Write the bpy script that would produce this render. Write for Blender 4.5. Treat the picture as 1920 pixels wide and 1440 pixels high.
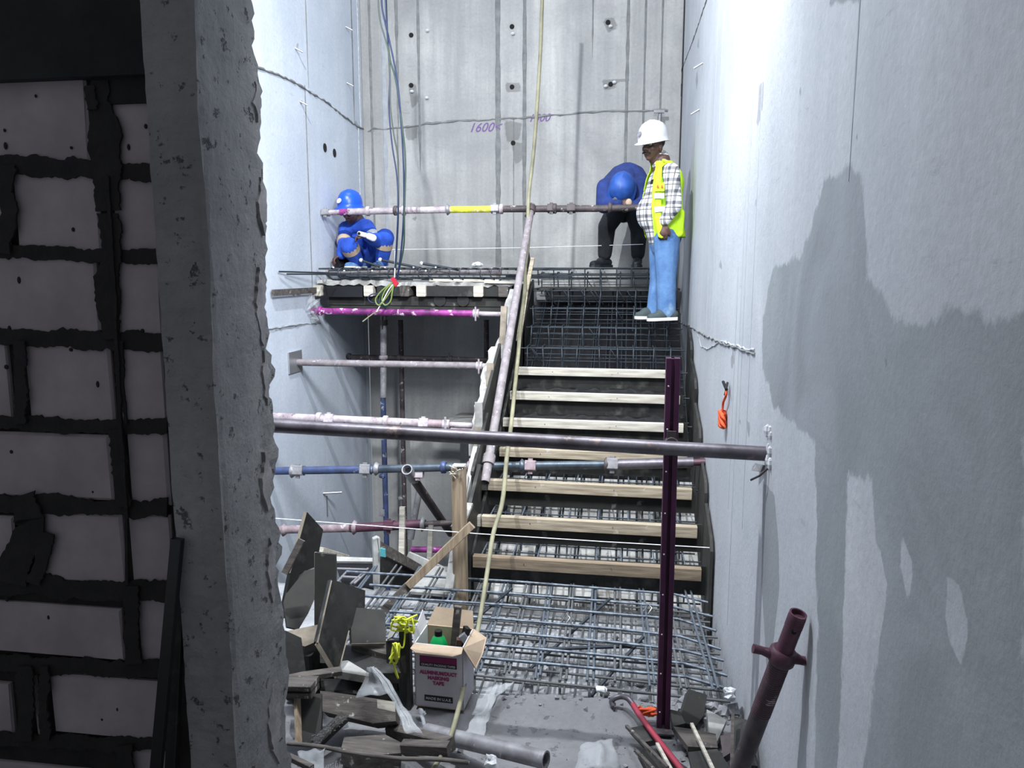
import bpy, bmesh, math, random
from mathutils import Vector, Matrix, noise, Quaternion
V=Vector; PI=math.pi
random.seed(7)
SC=bpy.context.scene; COL=SC.collection
for o in list(bpy.data.objects): bpy.data.objects.remove(o)

# ---------------------------------------------------------------- camera
F=1442.0; PITCH=math.atan(212/F); YAW=math.atan(215/F*math.cos(PITCH)); EYE=V((0,0,1.78))
cam=bpy.data.cameras.new('camera'); cam.sensor_width=36; cam.lens=F/1920*36; cam.clip_start=.05; cam.clip_end=60
co=bpy.data.objects.new('camera',cam); COL.objects.link(co); co.location=EYE
co.rotation_euler=(PI/2-PITCH,0,YAW); SC.camera=co
# ---------------------------------------------------------------- light and exposure
SC.view_settings.view_transform='Standard'; SC.view_settings.look='None'
SC.view_settings.gamma=1; SC.view_settings.use_curve_mapping=False; SC.view_settings.exposure=0.0
w=bpy.data.worlds.new('world'); SC.world=w; w.use_nodes=True
w.node_tree.nodes['Background'].inputs[0].default_value=(.88,.93,1,1); w.node_tree.nodes['Background'].inputs[1].default_value=.30
def lamp(name,loc,target,size,power,col,spread=180):
    l=bpy.data.lights.new(name,'AREA'); l.shape='DISK'; l.size=size; l.energy=power; l.color=col; l.spread=math.radians(spread)
    o=bpy.data.objects.new(name,l); COL.objects.link(o); o.location=loc
    o.rotation_euler=(V(target)-V(loc)).to_track_quat('-Z','Y').to_euler(); return o
lamp('flood_lamp',(-1.6,2.95,5.25),(-2.2,7.0,-.3),.10,312,(.93,.965,1))
lamp('shaft_fill_light',(-.9,5.2,9.5),(-.9,5.2,0),2.6,170,(.92,.96,1))  # unseen soft fill added above the shaft
lamp('added_fill_light',(.2,2.7,3.7),(-2.78,7.0,-.3),.9,125,(.92,.96,1),120)  # unseen soft fill added to brighten the lower left wall

# ---------------------------------------------------------------- pixel rays of the 1920x1440 view -> world points at a real depth
_f=V((-math.sin(YAW)*math.cos(PITCH),math.cos(YAW)*math.cos(PITCH),-math.sin(PITCH)))
_r=V((math.cos(YAW),math.sin(YAW),0)); _u=_r.cross(_f)
def ray(x,y): return _f+_r*((x-960)/F)-_u*((y-720)/F)
def at(x,y,d): q=ray(x,y); return EYE+q*(d/q.y)
def atx(x,y,X): q=ray(x,y); return EYE+q*(X/q.x)
def atz(x,y,Z): q=ray(x,y); return EYE+q*((Z-EYE.z)/q.z)
def plane_at(pts,ref):
    """first three (x,y,depth) of ref span a plane; returns the pixels pts on it"""
    a,b,c=[at(*q) for q in ref]; n=(b-a).cross(c-a)
    out=[]
    for x,y in pts:
        q=ray(x,y); out.append(EYE+q*((a-EYE).dot(n)/q.dot(n)))
    return out
# ---------------------------------------------------------------- materials
def lin(c):
    return tuple((v/12.92 if v<=.04045 else ((v+.055)/1.055)**2.4) for v in [x/255 for x in c])+(1,)
class NT:
    def __init__(s,name):
        s.m=bpy.data.materials.new(name); s.m.use_nodes=True; s.t=s.m.node_tree; s.b=s.t.nodes['Principled BSDF']
        s.tc=s.n('ShaderNodeTexCoord')
    def n(s,k,**kw):
        q=s.t.nodes.new(k)
        for a,b in kw.items(): setattr(q,a,b)
        return q
    def L(s,a,b): s.t.links.new(a,b)
    def noise(s,scale,detail=4,stretch=None,coord='Object',rough=.6,dist=0):
        q=s.n('ShaderNodeTexNoise'); q.inputs['Scale'].default_value=scale; q.inputs['Detail'].default_value=detail
        q.inputs['Roughness'].default_value=rough; q.inputs['Distortion'].default_value=dist
        src=s.tc.outputs[coord]
        if stretch:
            mp=s.n('ShaderNodeMapping'); mp.inputs['Scale'].default_value=stretch; s.L(src,mp.inputs[0]); src=mp.outputs[0]
        s.L(src,q.inputs['Vector']); return q.outputs['Fac']
    def ramp(s,fac,a,b,lo=0,hi=1):
        q=s.n('ShaderNodeMapRange'); q.inputs['From Min'].default_value=a; q.inputs['From Max'].default_value=b
        q.inputs['To Min'].default_value=lo; q.inputs['To Max'].default_value=hi; s.L(fac,q.inputs['Value']); return q.outputs[0]
    def mix(s,fac,a,b):
        q=s.n('ShaderNodeMix',data_type='RGBA')
        if isinstance(fac,(int,float)): q.inputs[0].default_value=fac
        else: s.L(fac,q.inputs[0])
        for i,v in ((6,a),(7,b)):
            if isinstance(v,tuple): q.inputs[i].default_value=v
            else: s.L(v,q.inputs[i])
        return q.outputs[2]
    def math(s,op,a,b=0):
        q=s.n('ShaderNodeMath',operation=op)
        for i,v in ((0,a),(1,b)):
            if isinstance(v,(int,float)): q.inputs[i].default_value=v
            else: s.L(v,q.inputs[i])
        return q.outputs[0]
    def bump(s,h,strength=.3,dist=.01):
        q=s.n('ShaderNodeBump'); q.inputs['Strength'].default_value=strength; q.inputs['Distance'].default_value=dist
        s.L(h,q.inputs['Height']); s.L(q.outputs[0],s.b.inputs['Normal'])
    def col(s,c):
        if isinstance(c,tuple): s.b.inputs['Base Color'].default_value=c
        else: s.L(c,s.b.inputs['Base Color'])
    def rm(s,r,m=0): s.b.inputs['Roughness'].default_value=r; s.b.inputs['Metallic'].default_value=m
def simple(name,c1,c2=None,scale=6,rough=.8,metal=0,bump=.2,bd=.004,stretch=None,lo=.35,hi=.65,splat=None,spl=(.60,.64),sscale=25,coord='Object'):
    s=NT(name); c2=c2 or tuple(int(v*.8) for v in c1)
    f=s.ramp(s.noise(scale,5,stretch,coord),lo,hi); c=s.mix(f,lin(c1),lin(c2))
    if splat: c=s.mix(s.ramp(s.noise(sscale,4,None,coord),spl[0],spl[1]),c,lin(splat))
    s.col(c); s.rm(rough,metal)
    if bump: s.bump(s.noise(scale*6,4,stretch,coord),bump,bd)
    return s.m
def concrete(name,light,dark,stain_shadow=None,streak=.5,pit=.0,bump=.35):
    s=NT(name)
    big=s.ramp(s.noise(1.1,5,dist=.4),.32,.68); st=s.ramp(s.noise(1.0,5,(7,7,.35)),.35,.7)
    fine=s.ramp(s.noise(38,4),.3,.7,.0,1)
    c=s.mix(big,lin(light),lin(dark)); c=s.mix(s.math('MULTIPLY',st,streak),c,lin(dark))
    c=s.mix(s.math('MULTIPLY',fine,.16),c,lin(tuple(int(v*.62) for v in dark)))
    if stain_shadow:
        a=s.n('ShaderNodeAttribute',attribute_name='stain_shadow'); nz=s.noise(9,7,(1,1,.6),rough=.72)
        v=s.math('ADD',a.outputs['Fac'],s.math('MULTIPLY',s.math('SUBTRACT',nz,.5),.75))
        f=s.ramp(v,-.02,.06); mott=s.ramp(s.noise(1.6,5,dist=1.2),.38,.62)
        c=s.mix(f,c,s.mix(mott,lin(stain_shadow[0]),lin(stain_shadow[1])))
    a=s.n('ShaderNodeAttribute',attribute_name='mark'); nz=s.noise(26,5,rough=.7)
    v=s.math('ADD',a.outputs['Fac'],s.math('MULTIPLY',s.math('SUBTRACT',nz,.5),.7))
    c=s.mix(s.ramp(v,-.05,.15,0,.45),c,lin(tuple(int(v*.5) for v in dark)))
    fl=s.noise(5,6,(1,1,5),rough=.75); c=s.mix(s.ramp(fl,.60,.72,0,.35),c,lin(tuple(int(v*.7) for v in dark)))
    h=s.noise(55,5)
    if pit:
        pt=s.noise(17,5,rough=.75); ff=s.ramp(pt,.60,.66)
        c=s.mix(s.math('MULTIPLY',ff,pit),c,lin(tuple(int(v*.35) for v in dark))); h=s.math('SUBTRACT',h,s.math('MULTIPLY',ff,1.5))
    s.col(c); s.rm(.86); s.bump(h,bump,.006); return s.m
M={}
M['wall_r']=concrete('smooth_concrete_stain_shadow',(194,197,202),(170,174,180),stain_shadow=((132,137,141),(148,153,158)),streak=.55)
M['wall_b']=concrete('smooth_concrete_back',(190,190,188),(140,141,141),streak=.85)
M['wall_l']=concrete('smooth_concrete_left',(208,216,228),(184,193,206),streak=.5)
M['seam']=simple('seam_grout',(128,130,130),(100,102,103),scale=9,rough=.9)
M['seam_light']=simple('seam_laitance',(214,216,220),(170,172,176),scale=22,rough=.9)
M['pillar']=concrete('pillar_concrete',(142,142,142),(108,109,110),streak=.5,pit=.75,bump=.9)
M['chip']=simple('broken_concrete',(150,146,148),(105,106,106),scale=14,rough=.95,bump=.6)
M['slab']=concrete('dusty_floor',(136,136,139),(100,101,104),streak=0,pit=.25,bump=.7)
M['block']=simple('aerated_block',(156,148,152),(136,128,133),scale=5,rough=.95,bump=.25)
M['mortar']=simple('dark_mortar',(33,31,32),(19,18,19),scale=14,rough=.95,bump=.6)
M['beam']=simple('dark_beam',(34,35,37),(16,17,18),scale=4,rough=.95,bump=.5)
M['rebar']=simple('rebar_steel',(72,80,88),(38,43,49),scale=30,rough=.5,metal=.55,bump=.5,bd=.002)
M['rebar_highlit']=simple('rebar_highlit_steel',(126,136,148),(70,78,88),scale=30,rough=.5,metal=.4,bump=.5,bd=.002)  # paler steel copy, highlights on the bars put into the colour
M['pit']=concrete('white_dusty_form',(188,190,194),(136,138,142),streak=0,pit=.3,bump=.6)
M['rebar_rust']=simple('rebar_dusty',(122,124,126),(62,64,66),scale=22,rough=.75,metal=.2,bump=.5,bd=.002)
M['timber']=simple('pine_timber',(184,172,152),(136,124,106),scale=3,rough=.8,stretch=(1.2,18,18),bump=.35,splat=(205,202,196),spl=(.68,.76),sscale=9)
M['timber_w']=simple('dusty_timber',(206,201,190),(160,154,142),scale=3,rough=.85,stretch=(1.2,16,16),bump=.35,splat=(120,112,100),spl=(.68,.76),sscale=12)
M['timber_x']=simple('brown_batten',(152,136,116),(114,100,84),scale=3,rough=.85,stretch=(1.2,16,16),bump=.35)
M['seam_soft']=simple('faint_seam',(160,164,170),(142,146,152),scale=9,rough=.9)
M['pipe_teal']=simple('dark_teal_steel_pipe',(84,94,104),(50,60,72),scale=9,rough=.4,metal=.3,splat=(140,140,144),spl=(.62,.68),sscale=14)
M['timber_v']=simple('pine_post',(166,148,124),(126,110,92),scale=3,rough=.8,stretch=(16,16,1),bump=.35)
M['timber_g']=simple('grey_old_timber',(98,92,88),(62,58,56),scale=3,rough=.9,stretch=(2,14,14),bump=.4,splat=(170,168,164),spl=(.63,.7))
M['ply']=simple('dark_film_plywood',(36,36,34),(12,13,14),scale=8,rough=.55,bump=.25,splat=(70,70,66),spl=(.52,.74),sscale=9)
M['ply_edge']=simple('plywood_edge',(150,140,126),(108,100,90),scale=9,rough=.9)
M['ply_l']=simple('plaster_covered_plywood',(180,180,178),(124,122,118),scale=6,rough=.9,splat=(80,78,72),spl=(.6,.7),sscale=8)
M['ply_m']=simple('grey_plywood',(54,53,50),(28,28,27),scale=4,rough=.8,splat=(110,110,108),spl=(.64,.72),sscale=10)
M['pipe_w']=simple('plaster_splattered_pipe',(184,176,180),(142,128,136),scale=18,rough=.7,splat=(118,96,104),spl=(.60,.66),sscale=22,bump=.4)
M['pipe_lilac']=simple('lilac_grey_pipe',(142,136,139),(114,106,110),scale=18,rough=.65,splat=(190,186,190),spl=(.62,.68),sscale=30,bump=.4)
M['pipe_pink']=simple('faded_pink_pipe',(158,142,147),(122,102,109),scale=14,rough=.6,splat=(206,198,200),spl=(.62,.68))
M['pipe_mag']=simple('magenta_pipe',(158,60,142),(84,26,80),scale=10,rough=.5,splat=(232,206,228),spl=(.59,.64),sscale=16)
M['pipe_maroon']=simple('maroon_pipe',(90,54,70),(62,36,50),scale=10,rough=.5,splat=(160,136,144),spl=(.64,.70))
M['pipe_purple']=simple('deep_purple_prop',(84,34,74),(60,20,52),scale=8,rough=.42,metal=.1,splat=(150,140,144),spl=(.70,.73),sscale=45,bump=.15)
M['pipe_blue']=simple('blue_pipe',(62,78,122),(50,58,80),scale=9,rough=.45,metal=.1,splat=(160,160,164),spl=(.62,.68),sscale=14)
M['pipe_steel']=simple('dark_steel_pipe',(112,108,116),(74,68,74),scale=9,rough=.42,metal=.45,splat=(132,116,112),spl=(.6,.7),sscale=18)
M['pipe_grey']=simple('grey_galvanised_pipe',(150,150,154),(104,102,106),scale=10,rough=.5,metal=.2,splat=(190,190,190),spl=(.62,.7))
M['pipe_yellow']=simple('yellow_painted_pipe',(226,226,60),(178,176,60),scale=16,rough=.6,splat=(220,214,200),spl=(.60,.66))
M['rust']=simple('rusty_brown_pipe',(82,72,74),(50,45,48),scale=12,rough=.6,splat=(170,160,158),spl=(.62,.68),sscale=20)
def plain(name,c,rough=.6,metal=0,alpha=1,bump=0):
    s=NT(name); s.col(lin(c)); s.rm(rough,metal)
    if alpha<1: s.b.inputs['Alpha'].default_value=alpha
    if bump: s.bump(s.noise(60,4),bump,.003)
    return s.m
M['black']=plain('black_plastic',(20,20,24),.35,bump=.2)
M['skin']=plain('dark_skin',(84,58,52),.55)
M['hair']=plain('black_hair',(16,14,14),.7)
M['eye']=plain('eye_white',(200,196,192),.4)
M['white']=plain('white_shell',(206,206,208),.32)
M['blue_helmet']=plain('blue_shell',(24,82,196),.35)
M['blue_helmet_dusty']=simple('dusty_blue_shell',(40,88,172),(26,66,140),scale=12,rough=.5,bump=0)
M['coverall']=simple('bright_blue_cloth',(40,88,196),(26,60,150),scale=10,rough=.9,bump=.5,bd=.006)
M['jacket']=simple('dark_blue_cloth',(36,58,124),(24,40,92),scale=10,rough=.9,bump=.5,bd=.006)
M['trouser_dark']=simple('black_cloth',(34,38,44),(20,22,26),scale=10,rough=.9,bump=.5,bd=.006)
M['denim']=simple('washed_denim',(96,134,180),(66,100,148),scale=5,rough=.9,bump=.6,bd=.008,splat=(150,180,208),spl=(.56,.72),sscale=4)
M['hivis']=plain('lime_yellow_vest',(190,232,40),.7,bump=.2)
M['reflect']=plain('silver_reflective_tape',(196,200,204),.35,.2)
M['boot']=plain('black_leather',(36,40,46),.6,bump=.3)
M['shoe']=plain('dark_grey_mesh_shoe',(62,74,76),.8,bump=.3)
M['sole']=plain('white_rubber_sole',(222,220,216),.7)
M['green']=plain('green_plastic',(6,150,78),.35)
M['red']=plain('crimson_paint',(160,56,74),.45,.1)
M['rope_y']=plain('yellow_rope',(214,222,70),.8,bump=.4)
M['rope_o']=plain('orange_rope',(214,86,48),.8,bump=.4)
M['hose']=simple('pale_khaki_cable',(142,139,114),(106,103,84),scale=6,rough=.7,bump=.2)
M['wire_g']=plain('dark_green_wire',(40,64,56),.5); M['wire_b']=plain('navy_wire',(22,38,78),.5)
M['wire_k']=plain('grey_green_wire',(62,72,66),.5); M['wire_y']=plain('yellow_green_wire',(120,136,74),.5)
M['string']=plain('white_string',(232,234,238),.8)
M['card']=simple('white_printed_carton',(196,194,198),(176,174,178),scale=5,rough=.85,bump=.1)
M['kraft']=simple('kraft_cardboard',(186,166,144),(164,144,124),scale=6,rough=.9,bump=.15)
M['ink_p']=plain('plum_ink',(112,26,78),.7); M['ink_m']=plain('magenta_ink',(150,36,96),.7); M['ink_k']=plain('black_ink',(28,26,28),.7)
M['pen']=plain('violet_chalk',(110,84,140),.9)
M['film']=plain('clear_film',(206,210,214),.25,alpha=.26,bump=.6)
M['tape']=plain('red_tape',(176,20,48),.5); M['pinkbox']=plain('hot_pink_card',(224,40,110),.6)
M['teal']=plain('teal_paint',(80,160,166),.7)
M['rubble']=simple('rubble_stone',(150,150,154),(96,97,101),scale=20,rough=.95,bump=.5)
M['hole']=plain('dark_void',(12,12,13),.9)
M['steel']=plain('bright_steel',(180,182,186),.35,.7)

# ---------------------------------------------------------------- mesh builders
class MB:
    def __init__(s): s.v=[]; s.f=[]; s.sm=[]
    def add(s,vs,fs,smooth=False):
        k=len(s.v); s.v+= [V(q) for q in vs]; s.f+=[tuple(i+k for i in f) for f in fs]; s.sm+=[smooth]*len(fs); return s
    def box(s,a,b):
        (x0,y0,z0),(x1,y1,z1)=a,b
        return s.add([(x0,y0,z0),(x1,y0,z0),(x1,y1,z0),(x0,y1,z0),(x0,y0,z1),(x1,y0,z1),(x1,y1,z1),(x0,y1,z1)],
              [(0,3,2,1),(4,5,6,7),(0,1,5,4),(1,2,6,5),(2,3,7,6),(3,0,4,7)])
    def beam(s,p,q,w,h,up=(0,0,1),cut=0):
        """bevelled timber from p to q, w across, h along up"""
        p,q=V(p),V(q); d=(q-p).normalized(); u=V(up); u=(u-d*u.dot(d)).normalized(); r=d.cross(u)
        c=min(w,h)*.08
        pr=[(-w/2+c,-h/2),(w/2-c,-h/2),(w/2,-h/2+c),(w/2,h/2-c),(w/2-c,h/2),(-w/2+c,h/2),(-w/2,h/2-c),(-w/2,-h/2+c)]
        vs=[]
        for e,base in ((0,p),(1,q)):
            for a,b in pr: vs.append(base+r*a+u*b)
        fs=[(i,(i+1)%8,8+(i+1)%8,8+i) for i in range(8)]+[tuple(range(7,-1,-1)),tuple(range(8,16))]
        return s.add(vs,fs)
    def tube(s,pts,r,n=10,closed=True,hollow=0,smooth=True):
        pts=[V(p) for p in pts]; m=len(pts); rs=r if isinstance(r,(list,tuple)) else [r]*m
        t0=(pts[1]-pts[0]).normalized(); u=t0.orthogonal().normalized(); rings=[]
        for i in range(m):
            t=(pts[min(i+1,m-1)]-pts[max(i-1,0)]).normalized()
            u=(u-t*u.dot(t)).normalized(); b=t.cross(u)
            rings.append([pts[i]+(u*math.cos(2*PI*k/n)+b*math.sin(2*PI*k/n))*rs[i] for k in range(n)])
        vs=[q for g in rings for q in g]; fs=[]
        for i in range(m-1):
            for k in range(n): fs.append((i*n+k,i*n+(k+1)%n,(i+1)*n+(k+1)%n,(i+1)*n+k))
        s.add(vs,fs,smooth)
        if hollow:      # open end with a bore a few cm deep at both ends
            for (i,dr) in ((0,1),(m-1,-1)):
                t=(pts[1]-pts[0]).normalized() if i==0 else (pts[-2]-pts[-1]).normalized()
                A=rings[i]; B=[pts[i]+(q-pts[i])*hollow for q in A]; C=[q+t*rs[i]*1.8 for q in B]
                fs=[(k,(k+1)%n,n+(k+1)%n,n+k) for k in range(n)]+[(n+k,n+(k+1)%n,2*n+(k+1)%n,2*n+k) for k in range(n)]+[tuple(range(2*n,3*n))]
                s.add(A+B+C,fs)
        elif closed: s.add(rings[0],[tuple(range(n))]); s.add(rings[-1],[tuple(range(n))])
        return s
    def plate(s,poly,th,nrm=None):
        """polygon (list of points, near planar) extruded away by th"""
        poly=[V(p) for p in poly]; n=len(poly)
        nr=V((0,0,0))
        for i in range(n): nr+= (poly[i]-poly[0]).cross(poly[(i+1)%n]-poly[0])
        nr.normalize()
        if nr.dot(poly[0]-EYE)<0: nr=-nr
        vs=poly+[p+nr*th for p in poly]
        fs=[tuple(range(n)),tuple(range(2*n-1,n-1,-1))]+[(i,n+i,n+(i+1)%n,(i+1)%n) for i in range(n)]
        return s.add(vs,fs)
    def ell(s,c,r,R=None,nu=12,nv=8,smooth=True):
        c=V(c); R=R or Matrix.Identity(3); vs=[c+R@V((0,0,-r[2]))]
        for j in range(1,nv):
            a=PI*j/nv-PI/2
            for i in range(nu):
                b=2*PI*i/nu; vs.append(c+R@V((r[0]*math.cos(a)*math.cos(b),r[1]*math.cos(a)*math.sin(b),r[2]*math.sin(a))))
        vs.append(c+R@V((0,0,r[2]))); fs=[(0,1+(i+1)%nu,1+i) for i in range(nu)]
        for j in range(nv-2):
            for i in range(nu): a=1+j*nu; fs.append((a+i,a+(i+1)%nu,a+nu+(i+1)%nu,a+nu+i))
        e=len(vs)-1; a=1+(nv-2)*nu; fs+=[(a+i,a+(i+1)%nu,e) for i in range(nu)]
        return s.add(vs,fs,smooth)
    def capsule(s,p,q,r0,r1,flat=None,n=14,caps=4):
        p,q=V(p),V(q); d=q-p
        if d.length<1e-6: d=V((0,0,1e-3))
        t=d.normalized(); u=t.orthogonal().normalized(); b=t.cross(u); rings=[]
        for j in range(caps): a=-PI/2+PI/2*(j+.4)/caps; rings.append((p+t*r0*math.sin(a),r0*math.cos(a)))
        for j in range(5): k=j/4; rings.append((p+d*k,r0+(r1-r0)*k))
        for j in range(caps): a=PI/2*(j+.6)/caps; rings.append((q+t*r1*math.sin(a),r1*math.cos(a)))
        vs=[]
        for c,r in rings:
            for k in range(n):
                o=(u*math.cos(2*PI*k/n)+b*math.sin(2*PI*k/n))*r
                if flat: fd=V(flat[0]).normalized(); o=o+fd*(o.dot(fd)*(flat[1]-1))
                vs.append(c+o)
        m=len(rings); fs=[(i*n+k,i*n+(k+1)%n,(i+1)*n+(k+1)%n,(i+1)*n+k) for i in range(m-1) for k in range(n)]
        fs+=[tuple(range(n-1,-1,-1)),tuple(range((m-1)*n,m*n))]
        return s.add(vs,fs,True)
    def mesh(s,name,off=V((0,0,0))):
        me=bpy.data.meshes.new(name); me.from_pydata([tuple(q-off) for q in s.v],[],s.f); me.update()
        bm=bmesh.new(); bm.from_mesh(me); bmesh.ops.recalc_face_normals(bm,faces=bm.faces); bm.to_mesh(me); bm.free()
        for p,f in zip(me.polygons,s.sm): p.use_smooth=f
        return me
    def build(s,name,m,parent=None,**props):
        xs=[q.x for q in s.v]; ys=[q.y for q in s.v]; zs=[q.z for q in s.v]
        org=V(((min(xs)+max(xs))/2,(min(ys)+max(ys))/2,min(zs)))
        o=bpy.data.objects.new(name,s.mesh(name,org)); COL.objects.link(o)
        o.data.materials.append(M[m] if isinstance(m,str) else m)
        pw=WORLD[parent.name] if parent else V((0,0,0))
        o.location=org-pw; o.parent=parent; WORLD[o.name]=org
        for k,v in props.items(): o[k]=v
        return o
WORLD={}
def thing(name,label,cat,loc,group=None):
    o=bpy.data.objects.new(name,None); COL.objects.link(o); o.empty_display_size=.1
    o.location=V(loc); WORLD[o.name]=V(loc); o['label']=label; o['category']=cat
    if group: o['group']=group
    return o
def tag(o,label,cat,group=None):
    o['label']=label; o['category']=cat
    if group: o['group']=group
    return o
def plank(name,p,q,w,h,m,label,cat,up=(0,0,1),parent=None):
    return tag(MB().beam(p,q,w,h,up).build(name,m,parent),label,cat)
def jag(pts,amp,step,seed=0,closed=True):
    """ragged outline in 2D through the given corner list"""
    rnd=random.Random(seed); out=[]
    n=len(pts)
    for i in range(n if closed else n-1):
        a=pts[i]; b=pts[(i+1)%n]; L=math.dist(a,b); k=max(1,int(L/step))
        for j in range(k):
            t=j/k; out.append((a[0]+(b[0]-a[0])*t+rnd.uniform(-amp,amp),a[1]+(b[1]-a[1])*t+rnd.uniform(-amp,amp)))
    return out
# ================================================================ SETTING
XR=.51; XL=-2.78; YB=8.1
import numpy as np
def sdist(P,poly):
    """signed distance (inside positive) of points P (n,2) to a polygon"""
    P=np.asarray(P,float); A=np.asarray(poly,float); B=np.roll(A,-1,0); d=np.full(len(P),1e9); ins=np.zeros(len(P),bool)
    for a,b in zip(A,B):
        ab=b-a; t=np.clip(((P-a)@ab)/max(ab@ab,1e-12),0,1); q=a+t[:,None]*ab; d=np.minimum(d,np.hypot(*(P-q).T))
        c=((a[1]>P[:,1])!=(b[1]>P[:,1])); xx=(b[0]-a[0])*(P[:,1]-a[1])/((b[1]-a[1]) if abs(b[1]-a[1])>1e-12 else 1e-12)+a[0]
        ins^=(c&(P[:,0]<xx))
    return np.where(ins,d,-d)
def grid_wall(name,mk,us,vs,mp,m,stain_shadow=None,marks=None,th=.2,nrm=(1,0,0),amp=.0):
    """wall with real thickness; its visible face is a grid carrying the stain and mark attributes"""
    U,W=np.meshgrid(us,vs); P=np.stack([U.ravel(),W.ravel()],1); nu,nv=len(us),len(vs); n=len(P)
    front=[V(mp(a,b)) for a,b in P]; N=V(nrm)
    if amp: front=[q-N*(amp*abs(noise.noise(q*3.1))) for q in front]
    fs=[(j*nu+i,j*nu+i+1,(j+1)*nu+i+1,(j+1)*nu+i) for j in range(nv-1) for i in range(nu-1)]
    cor=[0,nu-1,nv*nu-1,(nv-1)*nu]; back=[V(mp(*P[c]))+N*th for c in cor]
    rim=[list(range(0,nu)),[j*nu+nu-1 for j in range(nv)],list(range(nv*nu-1,(nv-1)*nu-1,-1)),[j*nu for j in range(nv-1,-1,-1)]]
    for k in range(4): fs.append(tuple(rim[k])+(n+(k+1)%4,n+k))
    fs.append((n,n+1,n+2,n+3))
    mb=MB(); mb.add(front+back,fs); o=mb.build(name,m); o['kind']='structure'
    me=o.data
    for key,src in (('stain_shadow',stain_shadow),('mark',marks)):
        at_=me.attributes.new(key,'FLOAT','POINT'); val=np.full(n+4,-1.0)
        if src:
            best=np.full(n,-1.0)
            for poly,sgn,soft in src:
                sd=sdist(P,poly)/soft
                best=np.maximum(best,sd) if sgn>0 else np.minimum(best,-sd)
            val[:n]=np.clip(best,-1,1)
        at_.data.foreach_set('value',val.astype('f'))
    return o
def px_r(pts): return [(atx(x,y,XR).y,atx(x,y,XR).z) for x,y in pts]
def px_b(pts): return [(at(x,y,YB).x,at(x,y,YB).z) for x,y in pts]
def px_l(pts): return [(atx(x,y,XL).y,atx(x,y,XL).z) for x,y in pts]
def blob(pts,w=2.0):   # thin closed polygon round a pixel poly-line
    a=[(x-w,y-w*.4) for x,y in pts]; b=[(x+w,y+w*.4) for x,y in reversed(pts)]; return a+b
big=[(1590,315),(1618,330),(1628,520),(1660,560),(1682,605),(1740,600),(1800,572),(1850,600),(1925,600),(1925,1600),(1600,1600),(1650,1150),(1640,1000),(1630,900),(1590,890),(1588,1000),(1580,1250),(1560,1600),(1525,1600),(1532,1200),(1530,1000),(1528,830),(1490,800),(1450,760),(1430,700),(1428,600),(1450,500),(1500,478),(1530,400),(1545,340)]
st=[(px_r(big),1,.16),(px_r([(1430,900),(1452,930),(1460,1020),(1462,1100),(1440,1300),(1428,1100)]),1,.05),  # second polygon paints the pipe end's shadow strip into the wall colour
    (px_r([(1555,10),(1620,0),(1620,-60),(1560,-60)]),1,.1),
    (px_r([(1775,1080),(1800,1100),(1815,1180),(1802,1250),(1772,1180)]),-1,.05),
    (px_r([(1640,1010),(1665,1100),(1650,1200),(1640,1300)]),-1,.05),
    (px_r([(1690,1000),(1712,1060),(1704,1130),(1688,1060)]),-1,.06)]
mk=[(px_r(p),1,s_) for p,s_ in ((((1424,160),(1432,150),(1430,200),(1422,240),(1418,235)),.012),(((1416,380),(1418,365),(1419,395)),.006),
   (((1348,497),(1352,485),(1354,510)),.008),(((1370,670),(1376,655),(1377,685),(1371,690)),.008),(((1414,670),(1419,668),(1418,680)),.006),
   (((1398,800),(1404,785),(1408,800),(1404,818)),.008),(((1304,150),(1307,130),(1309,150),(1306,170)),.008),(((1307,90),(1310,70),(1311,90)),.006),
   (((1385,790),(1389,780),(1388,802)),.006),(((1384,745),(1386,735),(1387,752)),.006))]
for (x,y,w_) in ((1650,95,2.2),(1640,200,2),(1676,208,3.6),(1684,198,2),(1655,330,2.6),(1605,255,2.4),(1500,170,1.8),(1790,160,2),(1770,345,1.8),(1845,600,1.8),(1738,88,2),(1724,120,2),(1823,116,2.2),(1843,130,2.2),(1897,393,2),(1775,420,2)):
    mk.append((px_r([(x-w_,y-w_*1.6),(x+w_,y-w_*1.4),(x+w_,y+w_*1.6),(x-w_,y+w_*1.6)]),1,.004))
rr=random.Random(3)
for k in range(46):
    x=rr.uniform(1590,1680); y=rr.uniform(640,730); w_=rr.uniform(.8,2.2)
    mk.append((px_r([(x-w_,y-w_),(x+w_,y-w_),(x+w_,y+w_),(x-w_,y+w_)]),1,.004))
ys=np.concatenate([np.arange(-1.2,.8,.2),np.arange(.8,3.0,.02),np.arange(3.0,YB+.25,.04)]); zs=np.concatenate([np.arange(-2.2,-.2,.2),np.arange(-.2,3.6,.03),np.arange(3.6,7.4,.2)])
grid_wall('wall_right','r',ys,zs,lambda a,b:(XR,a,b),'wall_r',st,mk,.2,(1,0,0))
bm_=[(px_b(p),1,s_) for p,s_ in ((((1128,35),(1150,32),(1160,52),(1140,62)),.05),(((1128,150),(1152,148),(1156,166),(1132,170)),.05),(((765,155),(780,158),(786,190),(772,205),(768,180)),.04),
   (((758,240),(784,236),(782,262),(762,264)),.05),(((945,155),(975,155),(978,172),(950,174)),.04),(((768,60),(774,62),(772,68)),.02),(((945,225),(980,230),(975,262),(950,268)),.06),
   (((770,408),(784,404),(780,416)),.03),(((958,265),(985,268),(980,300),(966,310)),.05),(((955,50),(962,50),(960,66)),.015),(((1110,145),(1180,148),(1180,154),(1120,152)),.02))]
bm_+=[(px_b(p),1,.012) for p in (blob([(690,247),(720,240),(770,238),(860,226),(960,222),(1060,214),(1180,208),(1256,206)],2.2),)]
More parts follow.
